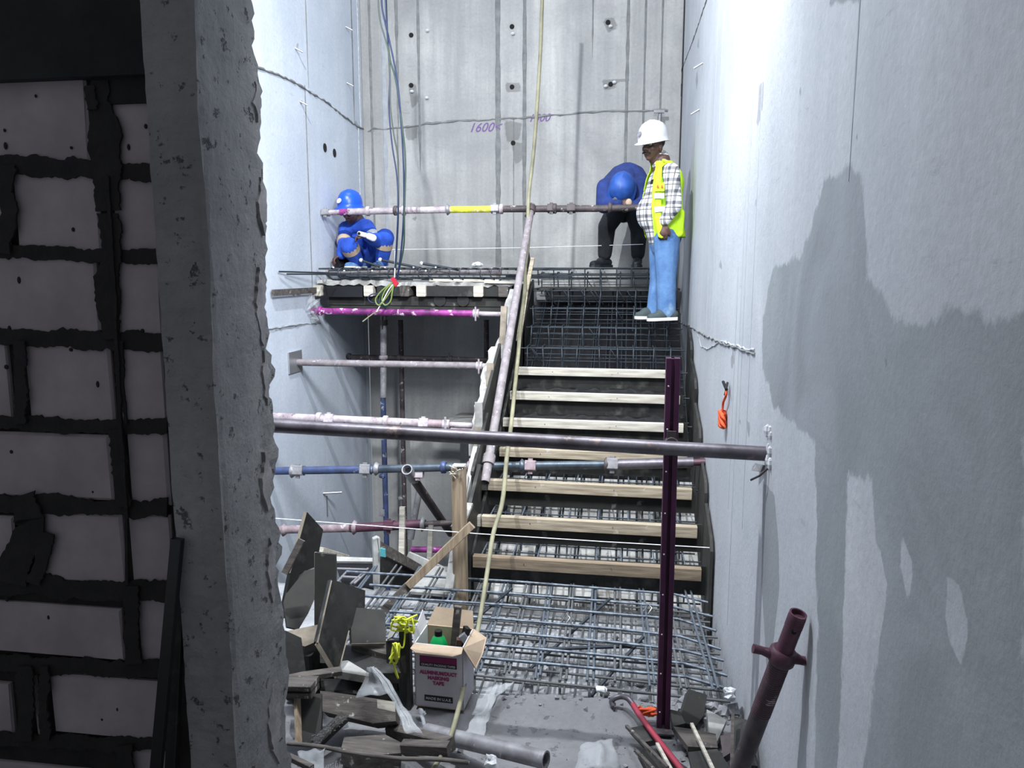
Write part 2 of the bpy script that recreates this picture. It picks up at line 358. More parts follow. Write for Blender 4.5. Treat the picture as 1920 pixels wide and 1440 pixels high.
xs=np.arange(XL-.0,XR+.01,.03); zb=np.concatenate([np.arange(-2.2,-.4,.2),np.arange(-.4,4.6,.035),np.arange(4.6,7.4,.2)])
grid_wall('wall_back','b',xs,zb,lambda a,b:(a,YB,b),'wall_b',None,bm_,.2,(0,1,0))
lm=[(px_l(p),1,s_) for p,s_ in ((((606,276),(610,268),(613,278),(609,288)),.02),(((624,285),(628,278),(630,288),(627,296)),.02),
   (blob([(490,130),(540,150),(580,168),(610,190),(650,225),(692,243)],2),.02),(((553,88),(558,80),(561,95)),.012),(((562,190),(568,186),(566,198)),.012),
   (blob([(648,220),(665,225),(672,245),(660,240)],3),.03),(((515,612),(560,608),(590,606),(590,609),(560,614),(515,622)),.03))]
yl=np.concatenate([np.arange(1.9,4.6,.15),np.arange(4.6,YB+.01,.04)])
grid_wall('wall_left','l',yl,zb,lambda a,b:(XL,a,b),'wall_l',None,lm,.2,(-1,0,0))
# formwork seams: narrow fins of grout standing a few mm proud of the walls
def seam(par,x,y0,y1,wd,face,m='seam',pr=.004,skew=0,seed=0):
    rnd=random.Random(seed+int(x));
    if face=='b': a=at(x,y0,YB); b=at(x+skew,y1,YB); 
    elif face=='r': a=atx(x,y0,XR); b=atx(x+skew,y1,XR)
    else: a=atx(x,y0,XL); b=atx(x+skew,y1,XL)
    if skew==0: b=V((a.x,a.y,b.z))
    n=max(4,int((a-b).length/.12)); L=[];R_=[]
    for i in range(n+1):
        p=a.lerp(b,i/n); w_=wd*(.7+.6*rnd.random())*min(1,(n-i)/3+.15); L.append((p,w_))
    side={'b':V((1,0,0)),'r':V((0,1,0)),'l':V((0,1,0))}[face]; nr={'b':V((0,-1,0)),'r':V((-1,0,0)),'l':V((1,0,0))}[face]
    vs=[];fs=[]
    for p,w_ in L: vs+=[p-side*w_/2-nr*.002,p-side*w_*.3+nr*pr,p+side*w_*.3+nr*pr,p+side*w_/2-nr*.002]
    for i in range(n):
        for k in range(3): fs.append((i*4+k,i*4+k+1,i*4+k+5,i*4+k+4))
    fs+=[(0,1,2,3),(n*4,n*4+1,n*4+2,n*4+3)]
    MB().add(vs,fs).build('seam',m,par)
WR=bpy.data.objects['wall_right']; WB=bpy.data.objects['wall_back']; WL=bpy.data.objects['wall_left']
for x,y0,y1,wd in ((1618,-80,330,.016),(1440,-80,1100,.012),(1424,-80,900,.014),(1360,-80,640,.012),(1350,-80,640,.012),(1306,200,600,.02),(1400,330,1300,.01),(1283,150,600,.03),(1385,500,1000,.02)):
    seam(WR,x,y0,y1,wd,'r','seam_soft',.0012)
for x,y0,y1,wd in ((741,-60,240,.035),(745,240,395,.02),(782,-60,320,.03),(933,-60,560,.06),(984,-60,480,.045),(963,220,480,.01),(1113,-60,110,.02),(1180,-60,420,.035),(1213,-60,300,.025),(1245,-60,300,.02),(690,-60,500,.03)):
    seam(WB,x,y0,y1,wd,'b')
seam(WB,715,-60,480,.05,'b','seam_soft')
for x,y0,y1,wd,m in ((668,-60,235,.03,'seam_light'),(656,-60,230,.03,'seam'),(571,160,600,.015,'seam'),(570,-60,160,.012,'seam'),(672,240,480,.03,'seam_light'),(690,870,1060,.03,'seam_light'),(682,610,1060,.02,'seam_soft')):
    seam(WL,x,y0,y1,wd,'l',m)
# slanting construction joint high on the right wall, and the rough joint at landing level
def ridge(par,pts,X,rad,m,seed=0):
    rnd=random.Random(seed); P=[]
    for (a,b) in zip(pts,pts[1:]):
        p=atx(*a,X); q=atx(*b,X); n=max(2,int((q-p).length/.06))
        P+= [p.lerp(q,i/n)+V((0,rnd.uniform(-1,1),rnd.uniform(-1,1)))*rad*.8 for i in range(n)]
    MB().tube(P,[rad*rnd.uniform(.5,1.3) for _ in P],6).build('concrete_joint',m,par)
ridge(WR,[(1332,-20),(1300,75),(1275,140),(1256,195)],XR,.006,'seam',1)
ridge(WR,[(1274,604),(1292,612),(1310,622),(1345,640),(1380,652),(1422,664)],XR,.009,'seam',2)
ridge(WR,[(1306,620),(1315,650),(1330,655),(1350,640),(1420,660)],XR,.006,'seam_soft',3)
for k in range(8):
    p=atx(1262+k*2.2,185-k*4,XR); MB().tube([p,p+V((-.004,.01,-.12))],.012,6).build('plaster_scar','seam_light',WR)
for (x,y,X,par) in ((553,90,XL,WL),(648,50,XL,WL),(650,155,XL,WL),(562,190,XL,WL),(1318,118,XR,WR),(1312,205,XR,WR)):
    p=atx(x,y,X); s_=1 if X<0 else -1
    MB().tube([p,p+V((s_*.06,.02,-.03))],.008,6).build('tie_wire','steel',par)
for (x,y) in ((771,66),(771,160),(960,163),(1140,42),(1145,158),(960,50),(962,268)):
    p=at(x,y,YB); MB().tube([p+V((0,.02,0)),p-V((0,.012,0))],[.03,.022],10).build('tie_hole','hole',WB); 
for (x,y) in ((773,172),(1145,50),(1152,155),(962,64),(801,184),(802,58),(1136,162)):
    p=at(x,y,YB); MB().ell(p-V((0,.012,0)),(.022,.02,.016),nu=7,nv=5,smooth=False).build('tie_plug','seam_light',WB)
for (x,y) in ((609,277),(627,287)):
    p=atx(x,y,XL); MB().tube([p-V((.02,0,0)),p+V((.004,0,0))],[.045,.04],12).build('pipe_hole','hole',WL)
p=atx(606,925,XL); MB().tube([p,p+V((.16,.06,0))],.011,8).build('dowel','steel',WL); p=atx(612,930,XL)
MB().box((p.x,p.y-.01,p.z-.2),(p.x+.004,p.y+.015,p.z)).build('rust_run','seam',WL)
def ridge_at(par,P0,rad,m,seed,ax):
    rnd=random.Random(seed); P=[]
    for p,q in zip(P0,P0[1:]):
        n=max(2,int((q-p).length/.05)); P+=[p.lerp(q,i/n)+V((rnd.uniform(-1,1)*(ax!='l'),rnd.uniform(-1,1)*(ax=='l'),rnd.uniform(-1,1)))*rad*.6 for i in range(n)]
    MB().tube(P,[rad*rnd.uniform(.4,1.5) for _ in P],6).build('concrete_joint',m,par)
ridge_at(WB,[at(x,y,YB) for x,y in ((690,247),(700,240),(722,243),(745,240),(775,238),(800,232),(860,227),(925,224),(1000,220),(1060,214),(1130,209),(1200,208),(1262,207))],.010,'seam',3,'b')
ridge_at(WL,[atx(x,y,XL) for x,y in ((480,125),(520,140),(560,158),(580,172),(610,190),(640,214),(662,232),(690,247))],.009,'seam',4,'l')
ridge_at(WL,[atx(x,y,XL) for x,y in ((480,620),(520,614),(560,608),(584,606),(606,605))],.008,'seam_soft',5,'l')
# marker writing on the back wall
def text(txt,size,M4,m,parent,ext=.0006,shear=0,name='lettering',bold=0,sx=1):
    c=bpy.data.curves.new(name,'FONT'); c.body=txt; c.size=size; c.extrude=ext; c.shear=shear; c.align_x='CENTER'; c.offset=bold; c.resolution_u=3
    t=bpy.data.objects.new('tmp',c); COL.objects.link(t); dg=bpy.context.evaluated_depsgraph_get()
    me=bpy.data.meshes.new_from_object(t.evaluated_get(dg)); bpy.data.objects.remove(t)
    pw=WORLD[parent.name]; org=M4.translation.copy(); me.transform(Matrix.Translation(-org)@M4@Matrix.Diagonal((sx,1,1,1)))
    o=bpy.data.objects.new(name,me); COL.objects.link(o); me.materials.append(M[m]); o.parent=parent; o.location=org-pw; WORLD[o.name]=org
    return o
RF=Matrix.Rotation(PI/2,4,'X')
text('1600<',.13,Matrix.Translation(at(908,247,YB)-V((0,.004,0)))@RF,'pen',WB,shear=.4,name='handwriting')
text('1500',.11,Matrix.Translation(at(1010,228,YB)-V((0,.004,0)))@RF,'pen',WB,shear=.4,name='handwriting')

# floors
def slab(name,us,vs,zf,th,m):
    nu,nv=len(us),len(vs); vs_=[(a,b,zf(a,b)) for b in vs for a in us]; n=len(vs_)
    fs=[(j*nu+i,j*nu+i+1,(j+1)*nu+i+1,(j+1)*nu+i) for j in range(nv-1) for i in range(nu-1)]
    cor=[0,nu-1,nv*nu-1,(nv-1)*nu]; vs_+=[(vs_[c][0],vs_[c][1],-th) for c in cor]
    rim=[list(range(0,nu)),[j*nu+nu-1 for j in range(nv)],list(range(nv*nu-1,(nv-1)*nu-1,-1)),[j*nu for j in range(nv-1,-1,-1)]]
    for k in range(4): fs.append(tuple(rim[k])+(n+(k+1)%4,n+k))
    fs.append((n,n+1,n+2,n+3)); o=MB().add(vs_,fs,True).build(name,m); o['kind']='structure'
    for k in ('stain_shadow','mark'):
        at_=o.data.attributes.new(k,'FLOAT','POINT'); at_.data.foreach_set('value',np.full(n+4,-1,'f'))
    return o
def zn(a,b):
    z=.012*noise.noise(V((a*3,b*3,0)))+.010*noise.noise(V((a*14,b*14,3)))+.004*noise.noise(V((a*40,b*40,7)))-.006
    e=3.12+.05*noise.noise(V((a*4,9,0)))-b
    if e<.12: z-=max(0,(.12-e))*.9
    z+=.035*max(0,1-((a+.05)**2/.25+(b-2.98)**2/.03))
    return z
slab('floor_front',np.concatenate([np.arange(-3,-1.4,.2),np.arange(-1.4,XR+.001,.02)]),np.concatenate([np.arange(-1,2.2,.2),np.arange(2.2,3.2,.016)]),zn,.35,'slab')
def zp(a,b): return -.235+.02*noise.noise(V((a*3,b*3,0)))+.006*noise.noise(V((a*17,b*17,4)))
o=slab('floor_pit',np.concatenate([np.arange(XL,XR+.001,.05)]),np.arange(3.2,4.55,.05),zp,.4,'pit')
def zq(a,b): return -2.1+.03*noise.noise(V((a*3,b*3,0)))
slab('floor_lower',np.arange(XL,XR+.1,.2),np.arange(4.5,YB+.1,.2),zq,2.3,'slab')

# concrete pillar at the left of the opening: rough box with a chewed far edge
def pillar():
    x0,x1,y0,y1=-1.165,-1.03,1.8,2.12
    path=[(x0,y1,0)]+[(x0,y1-(y1-y0)*i/4,0) for i in range(1,4)]+[(x0+(x1-x0)*i/9,y0,0) for i in range(10)]+[(x1,y0+(y1-y0)*i/20,1) for i in range(1,21)]+[(x1-(x1-x0)*i/6,y1,2) for i in range(1,6)]
    zs_=np.arange(-.05,5.6,.022) ; zs_=[z for z in zs_ if z<3.2]+[3.6,4.2,5.6]; vs=[];n=len(path)
    for z in zs_:
        for (x,y,k) in path:
            p=V((x,y,z)); d=V((0,0,0)); a=noise.fractal(p*9,.9,2.2,4)*.006
            if abs(x-x1)<.03 and abs(y-y0)<.03: a+=.006*noise.noise(V((z*3,5,1)))-.004
            lump=max(0,noise.noise(V((x*5,y*5,z*2.2)))-.02)
            if z<2.0: a-=lump*.02*max(0,noise.noise(p*22)+.3)
            if k==1: d.x+=a; t=(y-y0)/(y1-y0); d.y+=max(0,t-.5)*(.10*noise.fractal(V((0,3,z*5)),.8,2.1,5)+.06*noise.noise(V((0,7,z*22)))+.03*noise.noise(V((0,2,z*60))))
            elif k==2: d.y+=.5*(.10*noise.fractal(V((0,3,z*5)),.8,2.1,5)+.06*noise.noise(V((0,7,z*22)))+.03*noise.noise(V((0,2,z*60))))
            else: d.y-=a
            vs.append(p+d)
    m=len(zs_); fs=[(j*n+i,j*n+(i+1)%n,(j+1)*n+(i+1)%n,(j+1)*n+i) for j in range(m-1) for i in range(n)]
    fs+=[tuple(range(n-1,-1,-1)),tuple(range((m-1)*n,m*n))]
    o=MB().add(vs,fs).build('wall_pillar','pillar'); o['kind']='structure'
    for k in ('stain_shadow','mark'): o.data.attributes.new(k,'FLOAT','POINT').data.foreach_set('value',np.full(len(vs),-1,'f'))
    # flakes of paler broken concrete clinging to the far edge
    rnd=random.Random(5)
    for (x,y0_,y1_,wd) in ((502,330,440,9),(500,500,650,9),(508,650,760,7),(510,850,960,9),(520,1010,1130,8),(525,1280,1430,13),(492,150,230,7)):
        x-=9; poly=jag([(x-wd*.3,y0_),(x+wd*.3,y0_+14),(x+wd*.9,(y0_*2+y1_)/3),(x+wd*.5,y1_),(x-wd*.2,y1_-20),(x-wd,(y0_+y1_)/2)],2.6,9,int(x+y0_))
        pts=[atx(a,b,x1+.006) for a,b in poly]
        MB().plate(pts,.02).build('concrete_flake','chip',o)
    return o
PIL=pillar()

# aerated block partition
WF=MB().box((-2.78,1.885,-.3),(-1.12,2.07,2.26)).build('wall_front','mortar'); WF['kind']='structure'
rows=[(150,306,[(-330,168),(204,292)]),(328,472,[(-330,14),(20,190),(206,300)]),(484,632,[(-330,188),(208,305)]),(645,792,[(-330,22),(42,214),(218,312)]),
      (806,940,[(-330,212),(236,318)]),(962,1094,[(-330,34),(62,236),(238,325)]),(1112,1240,[(-330,232),(254,328)]),(1264,1388,[(-330,26),(60,74),(92,330)]),(1402,1530,[(-330,214),(232,335)])]
rnd=random.Random(2)
def rblock(x0,x1,z0,z1,yf,d,b=.006):
    """block with chipped bevelled face"""
    f=lambda: rnd.uniform(-.004,.004)
    vs=[(x0+b,yf,z0+b),(x1-b,yf,z0+b),(x1-b,yf,z1-b),(x0+b,yf,z1-b)]; vs=[(x+f(),y,z+f()) for x,y,z in vs]
    vs+=[(x0,yf+b,z0),(x1,yf+b,z0),(x1,yf+b,z1),(x0,yf+b,z1),(x0,yf+d,z0),(x1,yf+d,z0),(x1,yf+d,z1),(x0,yf+d,z1)]
    fs=[(0,1,2,3)]+[(i,4+i,4+(i+1)%4,(i+1)%4) for i in range(4)]+[(4+i,8+i,8+(i+1)%4,4+(i+1)%4) for i in range(4)]+[(11,10,9,8)]
    return MB().add(vs,fs)
YF=1.87
for i,(ya,yb,bl) in enumerate(rows):
    for (xa,xb) in bl:
        ya_=ya+(40 if (i==0 and xa>200) else 0)
        xm=max(xa,-60)*.5+xb*.5; off=.045*(xm-160)
        a=at(xa,ya_+off,YF); b=at(xb,yb+off,YF)
        rblock(a.x,b.x,b.z-.006,a.z+.006,YF+rnd.uniform(0,.004),.06).build('block','block',WF)
def smear(pts,w0,w1,seed,amp=3.2,th=.006,yy=YF-.004,nm='mortar_joint',m='mortar'):
    """ragged mortar strip along pixel line pts, width w0..w1 pixels"""
    rnd=random.Random(seed); A=[];B=[]
    for (p,q) in zip(pts,pts[1:]):
        L=math.dist(p,q); n=max(2,int(L/5)); dx,dy=(q[0]-p[0])/L,(q[1]-p[1])/L
        for i in range(n):
            t=i/n; x=p[0]+(q[0]-p[0])*t; y=p[1]+(q[1]-p[1])*t
            ww=lambda k:(w0+(w1-w0)*(.5+.9*noise.noise(V((x*.023,y*.023,seed*3.7+k)))))*.5+rnd.uniform(-amp,amp)*.45+amp*1.3*noise.noise(V((x*.11,y*.11,seed+k)))
            a=max(2.5,ww(0)); b=max(2.5,ww(9)); A.append((x-dy*a,y+dx*a)); B.append((x+dy*b,y-dx*b))
    yy-=(seed%40)*.00045; n=len(A); F_=[at(x,y,yy) for x,y in A]+[at(x,y,yy) for x,y in B]; K=[q+V((0,th,0)) for q in F_]
    fs=[]
    for i in range(n-1): fs+=[(i,i+1,n+i+1,n+i),(i,2*n+i,2*n+i+1,i+1),(n+i,n+i+1,3*n+i+1,3*n+i)]
    fs+=[(0,n,3*n,2*n),(n-1,3*n-1,4*n-1,2*n-1)]
    return MB().add(F_+K,fs).build(nm,m,WF)
for i,(y,w0,w1) in enumerate(((316,24,44),(478,20,30),(638,26,44),(799,22,34),(950,24,44),(1104,26,46),(1252,22,38),(1394,18,32))):
    smear([(-330,y-16),(-60,y-9),(100,y-3),(200,y+2),(318,y+4)],w0,w1,i+1)
smear([(185,150),(190,240),(200,330),(204,400)],30,62,21); smear([(205,400),(206,470),(200,560),(212,640)],22,52,22)
smear([(226,640),(228,720),(236,800)],4,12,23,1.2); smear([(214,806),(224,870),(232,955)],18,32,24); smear([(236,955),(237,1100)],2,7,25,1)
smear([(244,1100),(245,1180),(250,1250)],18,34,26); smear([(10,310),(14,390),(2,480)],18,44,27); smear([(34,640),(36,730),(38,800)],16,30,28)
smear([(36,930),(55,985),(30,1050),(20,1100)],40,70,29); smear([(88,1000),(72,1060),(60,1100)],16,34,30,2); smear([(44,1250),(48,1330),(45,1395)],22,34,31); smear([(80,1250),(82,1320),(84,1395)],12,22,32)
smear([(228,1400),(235,1440),(238,1520)],22,44,33); smear([(168,160),(172,210)],12,26,34)
smear([(200,330),(212,520),(222,760),(236,960)],5,10,35,1.2)
rnd=random.Random(9)
for k in range(34):
    x=rnd.uniform(5,310); y=rnd.uniform(170,1390); s_=rnd.uniform(2,6)
    MB().ell(at(x,y,YF+.001),(.0013*s_,.003,.0013*s_*rnd.uniform(.8,2)),nu=7,nv=5,smooth=False).build('mortar_fleck','mortar',WF)
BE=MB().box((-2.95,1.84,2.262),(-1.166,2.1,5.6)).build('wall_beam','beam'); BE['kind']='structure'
a=at(172,150,1.85); b=at(282,190,1.85); MB().box((a.x,1.862,b.z),(b.x,1.95,2.27)).build('mortar_bed','beam',WF)
# ================================================================ STAIR FORMWORK AND REINFORCEMENT
R_,T_,Y0,Z0=.15,.28,4.2,.15        # riser, tread, first nosing
def nose(i): return Y0+T_*i, Z0+R_*i-.012
rnd=random.Random(11)
SF=thing('stair_formwork','timber formwork of the unpoured stair, seven pale battens over dark riser boards','formwork',(-.2,4.2,-.05))
XL_=[-.85,-.85,-.86,-.83,-.85,-.84,-.83]; XR_=[.478,.475,.462,.45,.44,.43,.42]
for i in range(7):
    y,z=nose(i); hh=.072 if i<3 else .062
    b=MB().beam((XL_[i],y+.022,z-hh/2+.006*rnd.random()),(XR_[i]-.03,y+.022,z-hh/2-.004),.045,hh).build('batten','timber_x' if i<1 else ('timber' if i<4 else 'timber_w'),SF)
    if i in (1,2): MB().beam((XL_[i]-.05,y+.03,z-hh/2),(XL_[i]-.008,y+.03,z-hh/2),.05,hh*.95).build('end_block','timber_w',SF)
    MB().box((XL_[i]-.02,y+.046,z-.175),(XR_[i],y+.062,z-.004)).build('riser_board','ply' if i not in (1,2) else 'ply_m',SF)
    for xx in (-.55,-.05,.3):
        MB().tube([(xx,y-.0035,z-.03),(xx,y+.02,z-.03)],.003,6).build('nail','rust',SF)
# crumpled black sheeting lying on the upper risers
for i in (4,5):
    y,z=nose(i); us=np.linspace(-.78,.4,60); vs=[];fs=[]; K=5
    for a in us:
        for k in range(K): vs.append((a,y+.07+.05*k+.018*noise.noise(V((a*9,k,i))),z-.02+.035*k-.02*k*k*.5+.03*noise.noise(V((a*14,k*1.3,i*5)))))
    for j in range(len(us)-1):
        for k in range(K-1): fs.append((j*K+k,j*K+k+1,(j+1)*K+k+1,(j+1)*K+k))
    o=MB().add(vs,fs,True).build('black_sheeting','black',SF)
# side boards of the flight, left: sloped boards one behind another with pale plaster covered tops
def side(pts,X,th,m,nm='stringer_board',edge=None,par=None):
    q=[V((X,a,b)) for a,b in pts]; n=len(q); v2=q+[p+V((th,0,0)) for p in q]
    o=MB().add(v2,[tuple(range(n)),tuple(range(2*n-1,n-1,-1))]+[(i,(i+1)%n,n+(i+1)%n,n+i) for i in range(n)]).build(nm,m,par or SF); return o
def pa(x,y,X): p=atx(x,y,X); return (p.y,p.z)
side([(5.6,.62),(5.6,1.02),(6.35,1.52),(7.25,1.98),(7.35,1.9),(7.3,1.5),(6.4,1.02)],-.93,.02,'ply_m')
side([(4.98,.32),(4.98,.86),(5.7,1.24),(5.72,.62)],-.945,.02,'ply_m'); side([(4.55,.1),(4.52,.56),(5.05,.83),(5.1,.36)],-.925,.02,'ply')
side([(4.15,-.14),(4.13,.33),(4.62,.58),(4.66,.05)],-.90,.022,'ply'); side([(4.3,-.3),(4.3,.12),(6.6,1.3),(6.6,.9)],-.885,.02,'ply')
side([(6.5,.9),(6.5,1.3),(7.3,1.7),(7.3,1.3)],-.885,.02,'ply')
# white plaster spilled along the tops of the left boards (ragged strips)
def lump_strip(pts,w,h,m,nm,par,seed=0,X=None):
    rnd=random.Random(seed); vs=[];fs=[];n=0; ax=abs(pts[-1][0]-pts[0][0])>abs(pts[-1][1]-pts[0][1])
    P=[]
    for a,b in zip(pts,pts[1:]):
        a,b=V(a),V(b); k=max(2,int((b-a).length/.05)); P+=[a.lerp(b,i/k) for i in range(k)]
    P.append(V(pts[-1]))
    for p in P:
        ww=w*rnd.uniform(.6,1.35); hh=h*rnd.uniform(.5,1.3); dz=rnd.uniform(-.012,.012)
        o_=V((0,ww/2,0)) if ax else V((ww/2,0,0)); vs+=[p-o_+V((0,0,-hh+dz)),p-o_+V((0,0,dz)),p+o_+V((0,0,dz+.004)),p+o_+V((0,0,-hh+dz))]
    m_=len(P)
    for i in range(m_-1):
        for k in range(4): fs.append((i*4+k,i*4+(k+1)%4,i*4+4+(k+1)%4,i*4+4+k))
    fs+=[(0,1,2,3),tuple(range(m_*4-4,m_*4))]
    return MB().add(vs,fs).build(nm,m,par)
lump_strip([(-.965,5.7,1.04),(-.965,6.2,1.36),(-.965,6.6,1.62)],.075,.10,'ply_l','plaster_edge',SF,1)
lump_strip([(-.985,5.0,.70),(-.985,5.4,1.0),(-.975,5.75,1.2)],.075,.12,'ply_l','plaster_edge',SF,2)
MB().beam((-.95,4.95,.22),(-.95,4.93,.92),.02,.05,(1,0,0)).build('side_cleat','ply_l',SF)
MB().beam((-.935,4.36,.36),(-.935,4.75,.63),.03,.10).build('side_cleat','ply_l',SF)
MB().beam((-.935,4.2,.1),(-.945,4.5,.52),.035,.12).build('side_cleat','ply_l',SF)
MB().beam((-.96,4.05,-.03),(-.94,4.22,.3),.05,.03).build('side_cleat','ply_l',SF)
MB().beam((-.92,4.1,.34),(-.90,4.3,.42),.07,.02).build('side_cleat','ply_l',SF)
# tall cleat pieces near the top of the left side
MB().beam(at(984,560,6.7),at(999,484,6.8),.035,.03,(0,1,0)).build('side_cleat','timber',SF)
MB().beam(at(972,640,6.3),at(986,548,6.4),.04,.03,(0,1,0)).build('side_cleat','timber',SF)
for (y0,z0,y1,z1) in ((5.9,1.0,6.05,1.5),(5.3,.7,5.42,1.12),(4.85,.36,4.95,.8)):
    MB().beam((-.955,y0,z0),(-.955,y1,z1),.03,.05,(1,0,0)).build('side_cleat','ply_edge',SF)
# right side boards against the wall, stepping
for (y0,y1,h) in ((4.12,4.5,.30),(4.5,4.95,.32),(4.95,5.4,.3),(5.4,5.85,.33),(5.85,6.2,.3)):
    i=(y0-Y0)/T_; z=Z0+R_*i
    side([(y0,z-.42),(y0+rnd.uniform(-.03,.02),z+h*.55),(y0+.05,z+h*.75),(y1-.02,z+h*.55+.16),(y1,z-.2)],.482,.016,'ply_m' if y0<5 else 'ply')
# soffit board under the flight, dark plywood
q=[(4.2,-.25),(7.55,1.55)]
for k in range(3):
    t0,t1=k/3,(k+1)/3; ya,yb=4.25+3.3*t0,4.25+3.3*t1; za,zb=-.27+1.77*t0,-.27+1.77*t1
    MB().plate([(-.88,ya,za),(.48,ya,za),(.48,yb-.01,zb),(-.88,yb-.01,zb)],.02).build('soffit_board','black' if k else 'ply_l',SF)
for k in range(4):
    yy=4.6+k*.75; zz=-.38+(yy-4.25)*.536; MB().beam((-.9,yy,zz),(.48,yy,zz),.07,.1).build('joist','timber_g',SF)

def bars(par,segs,r,m='rebar',nm='bar',wob=.004,seed=0):
    """each reinforcing bar its own part; straight bars share one unit mesh"""
    rnd=random.Random(seed)
    key=('unit',m)
    if key not in bars.c:
        mb=MB().tube([(0,0,0),(0,0,.33),(0,0,.66),(0,0,1)],1,6); me=mb.mesh('bar'); me.materials.append(M[m]); bars.c[key]=me
    me=bars.c[key]; pw=WORLD[par.name]
    for a,b in segs:
        a,b=V(a),V(b); a+=V([rnd.uniform(-wob,wob) for _ in range(3)]); b+=V([rnd.uniform(-wob,wob) for _ in range(3)])
        o=bpy.data.objects.new(nm,me); COL.objects.link(o); d=b-a
        o.parent=par; o.rotation_mode='QUATERNION'; o.rotation_quaternion=d.to_track_quat('Z','Y'); o.location=a-pw; o.scale=(r,r,d.length)
bars.c={}
def bent(par,pts,r,m='rebar',nm='bar'): return MB().tube(pts,r,6).build(nm,m,par)
# lower landing mat: two layers of lateral and longitudinal bars
RM=thing('rebar_mat','two layer steel bar mat of the lower landing at the foot of the stair','rebar',(-.4,3.7,-.22))
rnd=random.Random(4)
lat=[4.19,4.02,3.87,3.70,3.555,3.42,3.29]
for k,y in enumerate(lat):
    xl=[-1.62,-1.42,-1.42,-1.2,-1.18,-1.15,-1.12][k]
    bent(RM,[(xl,y+.01,.0),(-.6,y,.004),(.0,y-.01,-.004),(.3,y-.03*rnd.random(),-.012),(.49,y-.05-.06*rnd.random(),-.03)],.0075,'rebar_highlit')
bars(RM,[((-1.1,y-.03,-.02),(.48,y-.08+rnd.uniform(-.05,.02),-.03)) for y in (4.1,3.95,3.78,3.62,3.48,3.36,3.22)],.006,'rebar_rust','bar',.012,1)
bars(RM,[((-1.55,y,-.17),(.49,y-.02,-.17)) for y in (4.25,4.12,4.0,3.88,3.76,3.64,3.52,3.4,3.3,3.22)],.006,'rebar_rust','bar',.008,2)
x=-1.5
k=0
while x<.47:
    y1=3.17+.03*rnd.random(); fan=.02*rnd.uniform(-1,1)
    bars(RM,[((x,4.36,-.014),(x+fan+.03,y1,-.016)),((x+.022,4.36,-.014),(x+.03+fan+.02,y1+.02,-.016))],.0065,'rebar_rust' if k%2 else 'rebar_highlit','bar',.006,int(x*100)+300)
    bars(RM,[((x+.04,4.3,-.16),(x+.04,3.2,-.16)),((x+.1,4.3,-.16),(x+.09,3.22,-.16))],.0055,'rebar_rust','bar',.008,int(x*100)+900)
    bent(RM,[(x+.03,3.19,-.02),(x+.035,3.165,-.05),(x+.037,3.15,-.11),(x+.05,3.16,-.17),(x+.045,3.25,-.18)],.0065,'rebar_rust')
    x+=.135+rnd.uniform(-.012,.012); k+=1
for (a,b) in (((-.05,4.0,.02),(-.42,3.45,-.12)),((.12,3.62,.0),(-.12,3.3,-.15)),((-.6,4.05,.02),(-.9,3.5,-.1)),((-.35,3.42,0),(.1,3.58,-.03))):
    bars(RM,[(a,b)],.009,'rebar','cranked_bar',.0,5)
for (x,y) in ((.12,3.93),(.2,3.6),(-.3,3.75)):
    MB().tube([(x,y,-.02),(x+.02,y,.01),(x+.03,y+.01,.03),(x+.05,y-.02,.02),(x+.03,y-.03,-.01)],.003,5).build('tie_wire','steel',RM)
rs=random.Random(8); mb=MB()
for k in range(90): # loose rubble on the form floor, under and beside the mat
    x=rs.uniform(-1.6,.46); y=rs.uniform(3.2,4.2); s_=rs.uniform(.008,.03); mb.ell((x,y,-.225+s_*.4),(s_,s_*rs.uniform(.6,1),s_*.6),nu=6,nv=4,smooth=False)
o=mb.build('gravel','rubble'); o['kind']='stuff'; tag(o,'pale crumbs of concrete lying under the lower bar mat','rubble')

# reinforcement of the flight
RC=thing('rebar_cage','dark steel bar cage of the stair flight, stepped and open above the top batten','rebar',(-.2,5.9,.6))
bars(RC,[((x,4.3,-.17),(x,7.5,1.5)) for x in np.arange(-.78,.46,.125)],.007,'rebar','bar',.01,7)
bars(RC,[((x+.03,4.35,-.03),(x+.03,7.45,1.6)) for x in np.arange(-.78,.46,.125)],.006,'rebar','bar',.01,8)
bars(RC,[((-.84,y,-.16+(y-4.3)*.53),(.46,y,-.16+(y-4.3)*.53)) for y in np.arange(4.35,7.5,.17)],.0055,'rebar','bar',.006,9)
rnd=random.Random(21)
for i in range(12):
    y,z=nose(i); cov=.035
    # lateral bars at each nosing and half way up each riser; hooked step bars
    w0=-.86+ (.02 if i>7 else 0)
    bars(RC,[((w0,y+.07,z-cov),(.47 if i<9 else .40,y+.07,z-cov))],.0065,'rebar','bar',.005,30+i)
    bars(RC,[((w0+.05,y+.085,z-cov-.05),(.45,y+.085,z-cov-.05)),((w0+.05,y+.10,z-cov-.10),(.45,y+.10,z-cov-.10)),((-.82,y+.2,z-cov),(.46,y+.2,z-cov))],.0045,'rebar','bar',.005,60+i)
    for x in np.arange(-.80,.44,.145 if i>6 else .165):
        x+=rnd.uniform(-.02,.02); j=rnd.uniform(-.006,.006)
        bent(RC,[(x+j*2,y+.05,z-cov-.19),(x+j,y+.055,z-cov-.08),(x,y+.055,z-cov+.008),(x,y+.075,z-cov+.016),(x-.003,y+.30,z-cov+.012)],.006 if i>6 else .005,'rebar_highlit' if i<3 else 'rebar')
for k in range(14):
    i=rnd.choice(range(7,12)); y,z=nose(i); x=rnd.uniform(-.8,.2); 
    MB().tube([(x,y+.05,z-.03),(x+.02,y+.04,z-.05),(x+.05,y+.05,z-.10),(x+.09,y+.09,z-.16)],.004,5).build('tie_wire','rebar',RC)

